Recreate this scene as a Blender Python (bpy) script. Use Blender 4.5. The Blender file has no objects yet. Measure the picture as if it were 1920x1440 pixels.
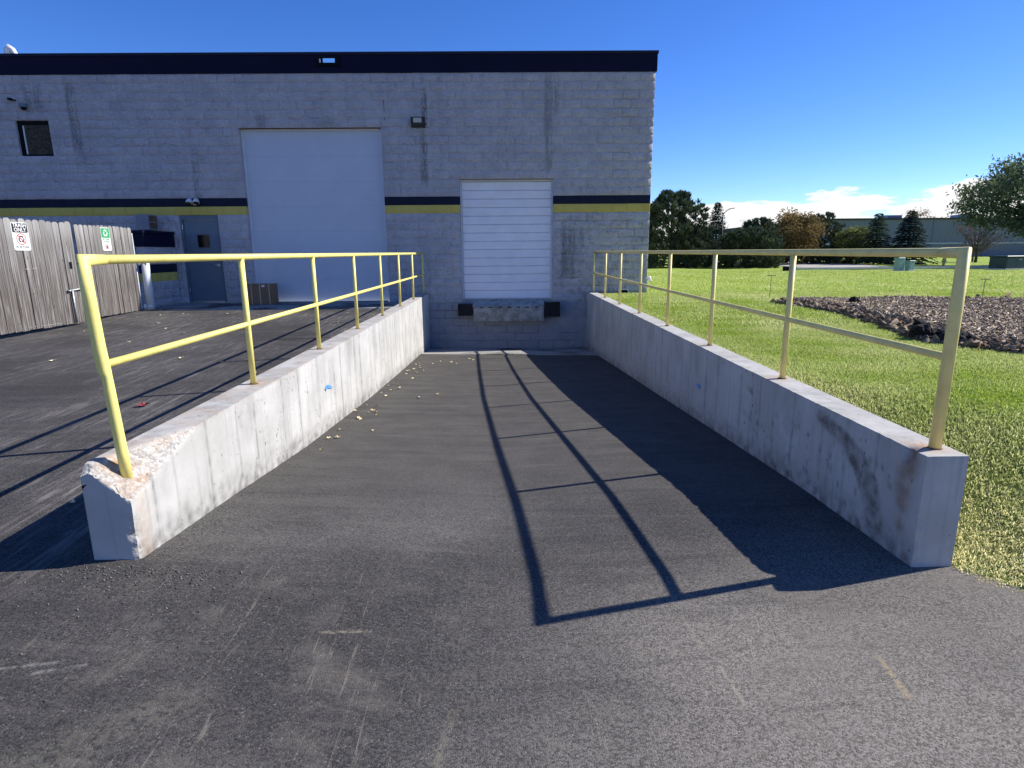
import bpy, bmesh, math, random
import numpy as np
from mathutils import Vector, Matrix, noise as mnoise

C = bpy.context.scene
COL = C.collection
rng = np.random.default_rng(7)
random.seed(7)

# ------------------------------------------------------------------ camera
F_PX, PITCH, ROLL, YAW = 1119.06, 0.217898, 0.0081313, 0.0097403
def cam_axes():
    p, r, y = PITCH, ROLL, YAW
    cy, sy = math.cos(y), math.sin(y)
    f = Vector((sy*math.cos(p), cy*math.cos(p), -math.sin(p)))
    ri = Vector((cy, -sy, 0.0)); d = f.cross(ri)
    c, s = math.cos(r), math.sin(r)
    return c*ri + s*d, -s*ri + c*d, f
CR, CD, CF = cam_axes()
cd = bpy.data.cameras.new('camera'); cam = bpy.data.objects.new('camera', cd); COL.objects.link(cam)
m3 = Matrix((CR, -CD, -CF)).transposed()
cam.matrix_world = m3.to_4x4()          # the eye is the origin; ground lies about 1.65 m below
cd.sensor_fit = 'HORIZONTAL'; cd.sensor_width = 36.0; cd.lens = F_PX/1920*36.0
cd.clip_start = 0.05; cd.clip_end = 4000
C.camera = cam

# ------------------------------------------------------------------ sky, sun, exposure
SUN = Vector((1.27, 0.31, 1.0)).normalized()
EL = math.asin(SUN.z); AZ = math.atan2(SUN.x, SUN.y)
SKY_STRENGTH, SUN_STRENGTH, EXPOSURE = 0.128, 5.0, 0.47
world = bpy.data.worlds.new('World'); C.world = world; world.use_nodes = True
wt = world.node_tree; wt.nodes.clear()
def wn(t): return wt.nodes.new(t)
sky = wn('ShaderNodeTexSky'); sky.sky_type = 'NISHITA'; sky.sun_disc = False
sky.sun_elevation = EL; sky.sun_rotation = AZ; sky.altitude = 200; sky.air_density = 0.75; sky.dust_density = 0.1; sky.ozone_density = 5.0
bg = wn('ShaderNodeBackground'); bg.inputs[1].default_value = SKY_STRENGTH
wo = wn('ShaderNodeOutputWorld')
# a low bank of fair-weather cloud all round the horizon
tc = wn('ShaderNodeTexCoord'); sep = wn('ShaderNodeSeparateXYZ'); wt.links.new(tc.outputs['Generated'], sep.inputs[0])
mp = wn('ShaderNodeMapping'); mp.inputs['Scale'].default_value = (5.0, 5.0, 22.0); wt.links.new(tc.outputs['Generated'], mp.inputs[0])
nz = wn('ShaderNodeTexNoise'); nz.inputs['Scale'].default_value = 1.6; nz.inputs['Detail'].default_value = 9; nz.inputs['Roughness'].default_value = 0.6
wt.links.new(mp.outputs[0], nz.inputs['Vector'])
def wmath(op, a, b, clamp=False):
    n = wn('ShaderNodeMath'); n.operation = op; n.use_clamp = clamp
    for i, v in enumerate((a, b)):
        if isinstance(v, (int, float)): n.inputs[i].default_value = v
        else: wt.links.new(v, n.inputs[i])
    return n.outputs[0]
elev = sep.outputs['Z']
def wrange(v, a, b):
    n = wn('ShaderNodeMapRange'); n.interpolation_type = 'SMOOTHSTEP'
    n.inputs['From Min'].default_value = a; n.inputs['From Max'].default_value = b
    wt.links.new(v, n.inputs['Value']); return n.outputs[0]
shift = wmath('SUBTRACT', elev, wmath('MULTIPLY', wmath('SUBTRACT', nz.outputs[0], 0.5), 0.13))
mask = wmath('MULTIPLY', wrange(shift, 0.078, 0.069), wrange(nz.outputs[0], 0.25, 0.36))
mixw = wn('ShaderNodeMix'); mixw.data_type = 'RGBA'
hs = wn('ShaderNodeHueSaturation'); hs.inputs['Saturation'].default_value = 1.22; hs.inputs['Hue'].default_value = 0.514; hs.inputs['Value'].default_value = 1.08; wt.links.new(sky.outputs[0], hs.inputs['Color'])
wt.links.new(mask, mixw.inputs['Factor']); wt.links.new(hs.outputs[0], mixw.inputs['A'])
mixw.inputs['B'].default_value = (5.9, 5.9, 5.95, 1)
wt.links.new(mixw.outputs['Result'], bg.inputs[0]); wt.links.new(bg.outputs[0], wo.inputs[0])

sd = bpy.data.lights.new('sun', 'SUN'); sd.energy = SUN_STRENGTH; sd.angle = math.radians(0.53); sd.color = (1.0, 0.955, 0.88)
sun = bpy.data.objects.new('sun', sd); COL.objects.link(sun)
sun.rotation_euler = (-SUN).to_track_quat('-Z', 'Y').to_euler(); sun.location = (30, 8, 25)
C.view_settings.view_transform = 'Standard'; C.view_settings.look = 'None'
C.view_settings.exposure = EXPOSURE; C.view_settings.gamma = 1.0; C.view_settings.use_curve_mapping = False
C.render.engine = 'CYCLES'
C.cycles.max_bounces = 6; C.cycles.diffuse_bounces = 3; C.cycles.transparent_max_bounces = 6

# ------------------------------------------------------------------ material helpers
class G:
    """small node-graph builder"""
    def __init__(s, name):
        s.m = bpy.data.materials.new(name); s.m.use_nodes = True
        s.t = s.m.node_tree; s.t.nodes.clear()
        s.out = s.t.nodes.new('ShaderNodeOutputMaterial')
        s.p = s.t.nodes.new('ShaderNodeBsdfPrincipled'); s.t.links.new(s.p.outputs[0], s.out.inputs[0])
        g = s.t.nodes.new('ShaderNodeNewGeometry'); s.pos = g.outputs['Position']
    def n(s, t): return s.t.nodes.new(t)
    def put(s, sock, v):
        if isinstance(v, (int, float)): sock.default_value = v
        elif isinstance(v, (tuple, list)):
            sock.default_value = tuple(v) + ((1.0,) if len(v) == 3 and sock.type == 'RGBA' else ())
        else: s.t.links.new(v, sock)
    def map(s, vec, scale=(1, 1, 1), loc=(0, 0, 0), rot=(0, 0, 0)):
        n = s.n('ShaderNodeMapping'); s.put(n.inputs[0], vec); n.inputs['Scale'].default_value = scale
        n.inputs['Location'].default_value = loc; n.inputs['Rotation'].default_value = rot; return n.outputs[0]
    def noise(s, vec, scale, detail=4, rough=0.55, dist=0.0, col=False):
        n = s.n('ShaderNodeTexNoise'); s.put(n.inputs['Vector'], vec); n.inputs['Scale'].default_value = scale
        n.inputs['Detail'].default_value = detail; n.inputs['Roughness'].default_value = rough; n.inputs['Distortion'].default_value = dist
        return n.outputs[1 if col else 0]
    def vor(s, vec, scale, out='Distance', feat='F1', rand=1.0):
        n = s.n('ShaderNodeTexVoronoi'); n.feature = feat; s.put(n.inputs['Vector'], vec); n.inputs['Scale'].default_value = scale
        n.inputs['Randomness'].default_value = rand; return n.outputs[out]
    def math(s, op, a, b=0.0, clamp=False):
        n = s.n('ShaderNodeMath'); n.operation = op; n.use_clamp = clamp; s.put(n.inputs[0], a); s.put(n.inputs[1], b); return n.outputs[0]
    def rng(s, v, a, b, lo=0.0, hi=1.0):
        n = s.n('ShaderNodeMapRange'); n.interpolation_type = 'SMOOTHSTEP'; s.put(n.inputs['Value'], v)
        n.inputs['From Min'].default_value = a; n.inputs['From Max'].default_value = b
        n.inputs['To Min'].default_value = lo; n.inputs['To Max'].default_value = hi; return n.outputs[0]
    def mix(s, f, a, b, mode='MIX'):
        n = s.n('ShaderNodeMix'); n.data_type = 'RGBA'; n.blend_type = mode
        s.put(n.inputs['Factor'], f); s.put(n.inputs['A'], a); s.put(n.inputs['B'], b); return n.outputs['Result']
    def xyz(s, v):
        n = s.n('ShaderNodeSeparateXYZ'); s.put(n.inputs[0], v); return n.outputs
    def comb(s, x, y, z):
        n = s.n('ShaderNodeCombineXYZ'); s.put(n.inputs[0], x); s.put(n.inputs[1], y); s.put(n.inputs[2], z); return n.outputs[0]
    def attr(s, name, out='Color'):
        n = s.n('ShaderNodeAttribute'); n.attribute_name = name; return n.outputs[out]
    def objrand(s):
        return s.n('ShaderNodeObjectInfo').outputs['Random']
    def seg(s, ax, ay, bx, by, w):
        """soft mask around a ground segment (a to b), world XY"""
        o = s.xyz(s.pos); dx, dy = bx-ax, by-ay; L2 = dx*dx+dy*dy
        px = s.math('SUBTRACT', o[0], ax); py = s.math('SUBTRACT', o[1], ay)
        t = s.math('DIVIDE', s.math('ADD', s.math('MULTIPLY', px, dx), s.math('MULTIPLY', py, dy)), L2, True)
        qx = s.math('SUBTRACT', px, s.math('MULTIPLY', t, dx)); qy = s.math('SUBTRACT', py, s.math('MULTIPLY', t, dy))
        d = s.math('SQRT', s.math('ADD', s.math('MULTIPLY', qx, qx), s.math('MULTIPLY', qy, qy)))
        return s.rng(d, w, w*0.15)
    def bump(s, h, strength=0.5, dist=0.01):
        n = s.n('ShaderNodeBump'); n.inputs['Strength'].default_value = strength; n.inputs['Distance'].default_value = dist
        s.put(n.inputs['Height'], h); s.t.links.new(n.outputs[0], s.p.inputs['Normal'])
    def fin(s, color, rough=0.7, metal=0.0, spec=None):
        s.put(s.p.inputs['Base Color'], color); s.put(s.p.inputs['Roughness'], rough); s.put(s.p.inputs['Metallic'], metal)
        if spec is not None: s.put(s.p.inputs['Specular IOR Level'], spec)
        return s.m

def simple(name, color, rough=0.6, metal=0.0, var=0.15, scale=9.0, spec=None, bump=0.0):
    g = G(name)
    v = g.noise(g.pos, scale, 5, 0.6)
    f = g.rng(v, 0.3, 0.7)
    c2 = tuple(min(1, c*(1+var)) for c in color); c1 = tuple(c*(1-var) for c in color)
    if bump: g.bump(g.noise(g.pos, scale*8, 4), bump, 0.004)
    return g.fin(g.mix(f, c1, c2), rough, metal, spec)

def mat_asphalt():
    g = G('asphalt'); o = g.xyz(g.pos)
    big = g.noise(g.pos, 0.55, 5, 0.6); mid = g.noise(g.pos, 3.2, 5, 0.6)
    # smooth newer paving down in the ramp
    ramp = g.math('MULTIPLY', g.math('MULTIPLY', g.rng(o[0], -2.2, -1.9), g.rng(o[0], 2.3, 2.1)), g.rng(o[1], 3.2, 5.0))
    lot = g.math('MULTIPLY', g.rng(o[0], -1.9, -2.4), g.rng(o[1], 2.4, 3.2))
    base = g.mix(g.rng(big, 0.32, 0.68), (0.058, 0.055, 0.053), (0.118, 0.111, 0.103))
    base = g.mix(g.math('MULTIPLY', g.rng(mid, 0.5, 0.8), 0.5), base, (0.105, 0.098, 0.088))
    base = g.mix(ramp, base, g.mix(g.rng(mid, 0.3, 0.7), (0.080, 0.075, 0.069), (0.098, 0.092, 0.085)))
    base = g.mix(lot, base, g.mix(g.rng(big, 0.3, 0.7), (0.055, 0.052, 0.050), (0.092, 0.087, 0.083)))
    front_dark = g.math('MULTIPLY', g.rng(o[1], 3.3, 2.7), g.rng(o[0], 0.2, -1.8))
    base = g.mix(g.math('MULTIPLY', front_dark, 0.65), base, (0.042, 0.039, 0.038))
    pale = g.math('MULTIPLY', g.rng(o[1], 3.6, 2.2), g.rng(o[0], -0.4, 1.0))
    base = g.mix(g.math('MULTIPLY', pale, g.rng(big, 0.25, 0.6, 0.45, 0.95)), base, (0.205, 0.186, 0.160))
    # aggregate
    cell = g.vor(g.pos, 150, 'Color'); cs = g.xyz(cell)
    cell2 = g.vor(g.pos, 330, 'Color'); cs2 = g.xyz(cell2)
    d1 = g.vor(g.pos, 150, 'Distance')
    grain = g.math('ADD', g.math('MULTIPLY', cs[0], 0.6), g.math('MULTIPLY', cs2[0], 0.4))
    gm = g.rng(grain, 0.12, 0.88, 0.48, 1.52)
    soft = g.math('ADD', g.math('MULTIPLY', g.math('SUBTRACT', gm, 1.0), g.math('SUBTRACT', 1.0, g.math('MULTIPLY', ramp, 0.45))), 1.0)
    base = g.mix(1.0, base, g.comb(soft, soft, soft), 'MULTIPLY')
    stone = g.math('MULTIPLY', g.rng(cs[1], 0.965, 0.975), g.math('SUBTRACT', 1.0, g.math('MULTIPLY', ramp, 0.85)))
    base = g.mix(g.math('MULTIPLY', stone, 0.28), base, (0.34, 0.31, 0.27))
    # pale scuffs dragged over the older lot
    for rot, sc, th in ((0.35, (9, 0.8, 1), 0.54), (-0.55, (7, 0.7, 1), 0.55), (1.2, (8, 0.6, 1), 0.57)):
        s1 = g.noise(g.map(g.pos, sc, (3, 1, 0), (0, 0, rot)), 2.2, 5, 0.65, 0.6)
        fm = g.math('MULTIPLY', g.rng(s1, th, th+0.14), g.rng(big, 0.34, 0.6))
        base = g.mix(g.math('MULTIPLY', g.math('MULTIPLY', fm, 0.75), lot), base, (0.235, 0.215, 0.20))
        base = g.mix(g.math('MULTIPLY', g.math('MULTIPLY', fm, 0.10), g.math('SUBTRACT', 1.0, ramp)), base, (0.20, 0.18, 0.15))
    # sandy scratches in front of the dock
    br = g.rng(g.noise(g.pos, 30, 5, 0.7), 0.40, 0.58)
    for (ax, ay, bx, by, w, k, colr) in ((1.53, 2.17, 1.50, 1.92, 0.022, 0.85, (0.36, 0.29, 0.17)), (1.50, 1.92, 1.66, 1.70, 0.03, 0.4, (0.25, 0.22, 0.17)),
                                   (0.86, 2.12, 0.88, 1.90, 0.012, 0.7, (0.34, 0.30, 0.22)), (0.81, 2.47, 0.83, 2.24, 0.012, 0.5, (0.30, 0.26, 0.2)),
                                   (-0.21, 1.90, -0.25, 1.62, 0.025, 0.45, (0.22, 0.20, 0.15)), (-0.83, 2.33, -0.62, 2.36, 0.016, 0.55, (0.32, 0.28, 0.2)),
                                   (1.4, 2.62, 2.4, 2.0, 0.06, 0.35, (0.22, 0.2, 0.16)), (-1.95, 2.0, -1.75, 2.06, 0.014, 0.5, (0.28, 0.27, 0.24)), (-1.8, 1.99, -1.65, 2.05, 0.015, 0.5, (0.28, 0.27, 0.24)),
                                   (-1.75, 1.30, -1.2, 1.9, 0.16, 0.45, (0.16, 0.15, 0.12))):
        base = g.mix(g.math('MULTIPLY', g.math('MULTIPLY', g.seg(ax, ay, bx, by, w), br), k), base, colr)
    # dusty patches and criss-cross drag marks on the forecourt
    front = g.rng(o[1], 3.4, 2.6)
    dust = g.noise(g.pos, 1.5, 6, 0.7, 0.4)
    base = g.mix(g.math('MULTIPLY', g.math('MULTIPLY', g.rng(dust, 0.52, 0.70), front), 0.45), base, (0.200, 0.180, 0.152))
    for rot, sc, th in ((0.9, (13, 0.7, 1), 0.60), (-0.35, (11, 0.6, 1), 0.62), (2.2, (12, 0.5, 1), 0.61)):
        s2 = g.noise(g.map(g.pos, sc, (1, 5, 0), (0, 0, rot)), 1.6, 5, 0.7, 1.8)
        base = g.mix(g.math('MULTIPLY', g.math('MULTIPLY', g.rng(s2, th, th+0.10), front), g.math('MULTIPLY', g.rng(dust, 0.34, 0.58), 0.55)), base, (0.25, 0.22, 0.175))
    # long faint tyre-swept bands
    sw = g.noise(g.map(g.pos, (0.5, 4.5, 1), (0, 0, 0), (0, 0, 0.5)), 1.4, 4, 0.6, 0.8)
    base = g.mix(g.math('MULTIPLY', g.rng(sw, 0.52, 0.70), 0.28), base, (0.15, 0.138, 0.122))
    base = g.mix(g.math('MULTIPLY', g.rng(sw, 0.46, 0.34), 0.25), base, (0.035, 0.034, 0.034))
    h = g.math('ADD', g.math('MULTIPLY', g.math('SUBTRACT', 1.0, d1), 1.0), g.math('MULTIPLY', g.noise(g.pos, 260, 3), 0.8))
    g.bump(h, 0.55, 0.004)
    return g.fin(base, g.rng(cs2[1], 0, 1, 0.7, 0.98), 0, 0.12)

def mat_concrete():
    """cast concrete; vertex attribute 'dirt': R grime, G rust, B broken aggregate"""
    g = G('cast_concrete'); a = g.xyz(g.attr('dirt')); o = g.xyz(g.pos)
    n1 = g.noise(g.pos, 1.7, 6, 0.65); n2 = g.noise(g.pos, 14, 6, 0.7); st = g.noise(g.map(g.pos, (4.5, 4.5, 0.35)), 2.0, 5, 0.6)
    base = g.mix(g.rng(n1, 0.3, 0.7), (0.43, 0.42, 0.385), (0.56, 0.545, 0.51))
    base = g.mix(g.math('MULTIPLY', g.rng(st, 0.50, 0.72), 0.22), base, (0.36, 0.35, 0.33))
    st2 = g.noise(g.map(g.pos, (20, 20, 0.55)), 1.0, 4, 0.6)
    base = g.mix(g.math('MULTIPLY', g.rng(st2, 0.54, 0.68), 0.40), base, (0.31, 0.30, 0.285))
    base = g.mix(g.math('MULTIPLY', g.rng(n2, 0.52, 0.75), 0.30), base, (0.36, 0.35, 0.32))
    wob = g.n('ShaderNodeVectorMath'); wob.operation = 'MULTIPLY_ADD'; g.put(wob.inputs[0], g.noise(g.pos, 34, 3, 0.6, 0, True)); wob.inputs[1].default_value = (0.030, 0.030, 0.030); g.put(wob.inputs[2], g.pos)
    wp = g.map(wob.outputs[0], (1, 1, 0.6))
    pit = g.vor(wp, 42, 'Distance'); pc = g.xyz(g.vor(wp, 42, 'Color')); clus = g.rng(g.noise(g.map(g.pos, (1, 1, 0.6)), 2.6, 3, 0.6), 0.44, 0.60)
    rad = g.math('ADD', 0.08, g.math('MULTIPLY', pc[1], 0.26))
    pz = g.math('MULTIPLY', g.rng(g.math('SUBTRACT', rad, pit), 0.0, 0.06), g.math('MULTIPLY', g.rng(pc[0], 0.72, 0.74), clus))
    pit2 = g.vor(wp, 21, 'Distance'); pc2 = g.xyz(g.vor(wp, 21, 'Color'))
    pz2 = g.math('MULTIPLY', g.rng(g.math('SUBTRACT', g.math('MULTIPLY', pc2[1], 0.24), pit2), 0.0, 0.05), g.math('MULTIPLY', g.rng(pc2[0], 0.80, 0.82), g.rng(clus, 0.0, 0.5, 0.25, 1.0)))
    pits = g.math('MAXIMUM', pz, pz2)
    base = g.mix(g.math('MULTIPLY', pits, 0.75), base, (0.10, 0.095, 0.09))
    dn = g.rng(g.noise(g.pos, 9, 6, 0.75), 0.30, 0.66)
    base = g.mix(g.math('MULTIPLY', a[0], g.math('ADD', 0.35, g.math('MULTIPLY', dn, 0.6))), base, (0.085, 0.080, 0.070))
    ag = g.xyz(g.vor(g.pos, 65, 'Color'))
    broken = g.mix(ag[0], (0.30, 0.285, 0.25), (0.56, 0.545, 0.505))
    base = g.mix(a[2], base, broken)
    base = g.mix(g.math('MULTIPLY', a[1], g.rng(g.noise(g.pos, 22, 5, 0.7), 0.33, 0.62)), base, (0.42, 0.20, 0.065))
    h = g.math('ADD', g.math('MULTIPLY', n2, 0.35), g.math('SUBTRACT', g.math('MULTIPLY', g.math('SUBTRACT', 1.0, g.vor(g.pos, 65)), g.math('MULTIPLY', a[2], 1.4)), g.math('MULTIPLY', pits, 1.0)))
    g.bump(h, 0.6, 0.006)
    return g.fin(base, 0.88, 0, 0.25)

def mat_wall(name, c1, c2, stains=True, rough_face=True):
    g = G(name); o = g.xyz(g.pos)
    n1 = g.noise(g.pos, 2.3, 6, 0.65); n2 = g.noise(g.pos, 20, 6, 0.7)
    base = g.mix(g.rng(n1, 0.3, 0.7), c1, c2)
    base = g.mix(g.math('MULTIPLY', g.rng(n2, 0.46, 0.72), 0.28), base, tuple(x*0.55 for x in c1))
    base = g.mix(g.math('MULTIPLY', g.rng(g.noise(g.map(g.pos, (1, 1, 1.6)), 0.7, 5, 0.6), 0.42, 0.66), 0.16), base, tuple(x*0.62 for x in c1))
    r = g.objrand()
    base = g.mix(g.math('MULTIPLY', r, 0.05), base, tuple(x*0.7 for x in c1))
    if stains:
        st = g.noise(g.map(g.pos, (6, 6, 0.6)), 1.5, 5, 0.65)
        dirt = (0.13, 0.13, 0.125)
        for (x, w, z0, z1, k) in ((-1.93, 0.10, 3.2, 3.95, 0.75), (-1.98, 0.13, 1.7, 2.95, 0.65), (1.10, 0.15, 2.0, 4.25, 0.45), (1.30, 0.08, 3.3, 4.2, 0.4), (1.62, 0.25, -0.6, 0.75, 0.75), (1.95, 0.10, 0.2, 0.6, 0.5), (-10.4, 0.16, 2.5, 4.1, 0.6), (-5.9, 0.2, 2.6, 3.4, 0.4), (-7.6, 0.14, 0.5, 2.6, 0.4), (-11.3, 0.3, 3.4, 4.1, 0.5)):
            mx = g.math('MULTIPLY', g.rng(o[0], x-w, x-w*0.4), g.rng(o[0], x+w, x+w*0.4))
            mz = g.math('MULTIPLY', g.rng(o[2], z0-0.15, z0+0.1), g.rng(o[2], z1+0.1, z1-0.3))
            f = g.math('MULTIPLY', g.math('MULTIPLY', mx, mz), g.rng(g.math('ADD', g.math('MULTIPLY', st, 0.6), g.math('MULTIPLY', n2, 0.4)), 0.38, 0.56))
            base = g.mix(g.math('MULTIPLY', f, k), base, dirt)
        # peeling, grubby patch right of the dock door
        low = g.math('MULTIPLY', g.rng(o[0], 1.1, 1.6), g.rng(o[2], 1.0, 0.6))
        pp = g.rng(g.noise(g.pos, 5.5, 7, 0.72), 0.50, 0.62)
        base = g.mix(g.math('MULTIPLY', g.math('MULTIPLY', low, pp), 0.55), base, (0.15, 0.15, 0.145))
        base = g.mix(g.math('MULTIPLY', low, 0.22), base, (0.62, 0.62, 0.60))
        gen = g.rng(g.noise(g.map(g.pos, (1, 1, 2.2)), 1.1, 7, 0.7), 0.56, 0.72)
        base = g.mix(g.math('MULTIPLY', gen, 0.26), base, (0.14, 0.14, 0.145))
    if rough_face:
        h = g.math('ADD', g.noise(g.pos, 26, 6, 0.65), g.math('MULTIPLY', g.noise(g.pos, 11, 4, 0.6), 1.2))
        g.bump(h, 1.0, 0.07)
    else:
        g.bump(g.noise(g.pos, 40, 5, 0.6), 0.3, 0.004)
    return g.fin(base, 0.78, 0, 0.3)

def mat_wood():
    g = G('weathered_wood'); o = g.xyz(g.pos); r = g.objrand()
    off = g.comb(g.math('MULTIPLY', r, 17.0), g.math('MULTIPLY', r, 31.0), g.math('MULTIPLY', r, 9.0))
    va = g.n('ShaderNodeVectorMath'); va.operation = 'ADD'; g.put(va.inputs[0], g.pos); g.put(va.inputs[1], off)
    p = va.outputs[0]
    gr = g.noise(g.map(p, (38, 38, 1.1)), 1.0, 6, 0.65, 0.8); g2 = g.noise(g.map(p, (90, 90, 2.5)), 1.0, 3, 0.6)
    base = g.mix(g.rng(gr, 0.3, 0.7), (0.085, 0.078, 0.072), (0.37, 0.355, 0.34))
    low = g.rng(o[2], 0.25, -0.7)
    base = g.mix(g.math('MULTIPLY', low, g.rng(gr, 0.72, 0.35)), base, (0.075, 0.060, 0.052))
    base = g.mix(g.math('MULTIPLY', g.rng(o[2], 0.15, 0.6), 0.4), base, (0.52, 0.51, 0.49))
    base = g.mix(g.math('MULTIPLY', g.rng(r, 0.1, 0.9), 0.45), base, (0.13, 0.118, 0.108))
    kn = g.vor(g.map(p, (5, 5, 1.6)), 1.6, 'Distance')
    base = g.mix(g.math('MULTIPLY', g.rng(kn, 0.10, 0.04), 0.8), base, (0.035, 0.027, 0.022))
    g.bump(g.math('ADD', gr, g.math('MULTIPLY', g2, 0.4)), 0.6, 0.006)
    return g.fin(base, 0.85, 0, 0.2)

def mat_leaf(name, dark, light, trans=0.35, attr='tint'):
    g = G(name); t = g.xyz(g.attr(attr))
    c = g.mix(t[0], dark, light)
    g.t.nodes.remove(g.p)
    d = g.n('ShaderNodeBsdfDiffuse'); g.put(d.inputs[0], c)
    tr = g.n('ShaderNodeBsdfTranslucent'); g.put(tr.inputs[0], c)
    mx = g.n('ShaderNodeMixShader'); mx.inputs[0].default_value = trans
    g.t.links.new(d.outputs[0], mx.inputs[1]); g.t.links.new(tr.outputs[0], mx.inputs[2]); g.t.links.new(mx.outputs[0], g.out.inputs[0])
    return g.m

def mat_lawn():
    g = G('lawn'); n1 = g.noise(g.pos, 0.35, 6, 0.6); n2 = g.noise(g.pos, 6, 6, 0.7); o = g.xyz(g.pos)
    mow = g.noise(g.map(g.pos, (0.05, 0.9, 1), (0, 0, 0), (0, 0, 0.12)), 1.0, 3, 0.5)
    base = g.mix(g.rng(n1, 0.3, 0.7), (0.29, 0.39, 0.055), (0.36, 0.46, 0.085))
    base = g.mix(g.math('MULTIPLY', g.rng(mow, 0.45, 0.6), 0.45), base, (0.35, 0.45, 0.11))
    base = g.mix(g.math('MULTIPLY', g.rng(n2, 0.5, 0.75), 0.45), base, (0.36, 0.41, 0.15))
    near = g.rng(o[1], 16, 9)
    base = g.mix(g.math('MULTIPLY', near, 0.75), base, g.mix(g.rng(n2, 0.35, 0.65), (0.17, 0.22, 0.045), (0.30, 0.32, 0.09)))
    g.bump(g.noise(g.pos, 40, 5, 0.7), 1.0, 0.05)
    return g.fin(base, 0.9, 0, 0.1)

M = {}
M['asphalt'] = mat_asphalt(); M['concrete'] = mat_concrete()
M['wall'] = mat_wall('painted_block', (0.57, 0.55, 0.565), (0.68, 0.66, 0.665))
M['wall_smooth'] = mat_wall('painted_smooth_block', (0.29, 0.305, 0.335), (0.35, 0.365, 0.39), False, False)
M['navy'] = mat_wall('navy_paint', (0.006, 0.010, 0.028), (0.008, 0.014, 0.036), False, False)
M['yellow'] = mat_wall('ochre_paint', (0.56, 0.45, 0.10), (0.62, 0.50, 0.12), False, False)
M['cornice'] = simple('navy_metal', (0.005, 0.006, 0.026), 0.7, 0, 0.1, 3, spec=0.15)
M['wood'] = mat_wood(); M['lawn'] = mat_lawn()
def mat_rail(name, col):
    g = G(name); n = g.noise(g.pos, 7, 5, 0.6); c = g.mix(g.rng(n, 0.3, 0.7), tuple(x*0.90 for x in col), tuple(min(1, x*1.06) for x in col))
    ch = g.noise(g.pos, 28, 6, 0.7); f = g.rng(ch, 0.665, 0.70)
    c = g.mix(g.math('MULTIPLY', g.rng(g.noise(g.map(g.pos, (14, 14, 2)), 1.5, 4, 0.6), 0.55, 0.75), 0.25), c, tuple(x*0.62 for x in col))
    c = g.mix(g.math('MULTIPLY', f, 0.85), c, (0.20, 0.10, 0.045)); g.bump(g.math('SUBTRACT', g.math('MULTIPLY', g.noise(g.pos, 45, 4), 0.4), f), 0.35, 0.003)
    return g.fin(c, g.rng(n, 0, 1, 0.38, 0.6))
M['rail_y'] = mat_rail('yellow_gloss_paint', (0.92, 0.79, 0.23))
M['rail_p'] = mat_rail('faded_yellow_paint', (0.93, 0.76, 0.27))
M['white_door'] = simple('white_door_paint', (0.52, 0.57, 0.63), 0.5, 0, 0.03, 2)
M['white_slat'] = simple('white_slat_paint', (0.78, 0.80, 0.83), 0.5, 0, 0.04, 3)
M['white_trim'] = simple('white_trim_paint', (0.62, 0.66, 0.70), 0.5, 0, 0.05, 4)
M['grey_door'] = simple('grey_door_paint', (0.115, 0.16, 0.205), 0.5, 0, 0.06, 3)
M['grey_frame'] = simple('grey_frame_paint', (0.10, 0.14, 0.18), 0.5, 0, 0.06, 3)
M['steel'] = simple('brushed_steel', (0.55, 0.56, 0.57), 0.32, 0.9, 0.1, 12)
M['galv'] = simple('galvanised_steel', (0.50, 0.52, 0.52), 0.5, 0.6, 0.15, 14)
M['pale_post'] = simple('pale_painted_steel', (0.62, 0.66, 0.66), 0.5, 0, 0.06, 5)
M['plate'] = simple('worn_grey_plate', (0.30, 0.31, 0.29), 0.6, 0.1, 0.35, 7, bump=0.2)
M['rubber'] = simple('black_rubber', (0.012, 0.012, 0.013), 0.8, 0, 0.3, 20)
M['black'] = simple('black_paint', (0.006, 0.007, 0.010), 0.75, 0, 0.2, 6, spec=0.12)
M['bronze'] = simple('dark_lamp_housing', (0.020, 0.022, 0.026), 0.5, 0, 0.2, 8)
M['lens'] = simple('lamp_lens', (0.50, 0.54, 0.52), 0.15, 0, 0.05, 8)
M['mirror'] = simple('lamp_mirror', (0.88, 0.90, 0.93), 0.06, 1.0, 0.02, 8)
M['glass'] = simple('dark_glass', (0.006, 0.006, 0.008), 0.12, 0, 0.2, 5, spec=0.25)
M['card'] = simple('brown_cardboard', (0.215, 0.130, 0.075), 0.8, 0, 0.10, 9)
M['strap'] = simple('packing_tape', (0.50, 0.40, 0.28), 0.4, 0, 0.05, 9)
M['sign_white'] = simple('sign_white', (0.80, 0.80, 0.79), 0.45, 0, 0.02, 9)
M['sign_black'] = simple('sign_black', (0.030, 0.033, 0.036), 0.5, 0, 0.05, 9)
M['sign_green'] = simple('sign_green', (0.045, 0.36, 0.13), 0.5, 0, 0.05, 9)
M['sign_red'] = simple('sign_red', (0.55, 0.06, 0.06), 0.5, 0, 0.05, 9)
M['trunk'] = simple('bark', (0.060, 0.045, 0.035), 0.95, 0, 0.35, 10, bump=0.6)
M['twig'] = simple('pale_twigs', (0.30, 0.24, 0.21), 0.9, 0, 0.2, 3)
M['purple_twig'] = simple('purple_twigs', (0.10, 0.085, 0.095), 0.9, 0, 0.2, 3)
M['far_wall'] = simple('far_grey_wall', (0.155, 0.18, 0.23), 0.85, 0, 0.05, 0.3)
M['far_dark'] = simple('far_dark_trim', (0.03, 0.032, 0.038), 0.7, 0, 0.1, 1)
M['far_light'] = simple('far_pale_wall', (0.40, 0.43, 0.48), 0.85, 0, 0.05, 0.3)
M['road'] = simple('pale_concrete_road', (0.42, 0.385, 0.35), 0.9, 0, 0.10, 1.2)
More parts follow.
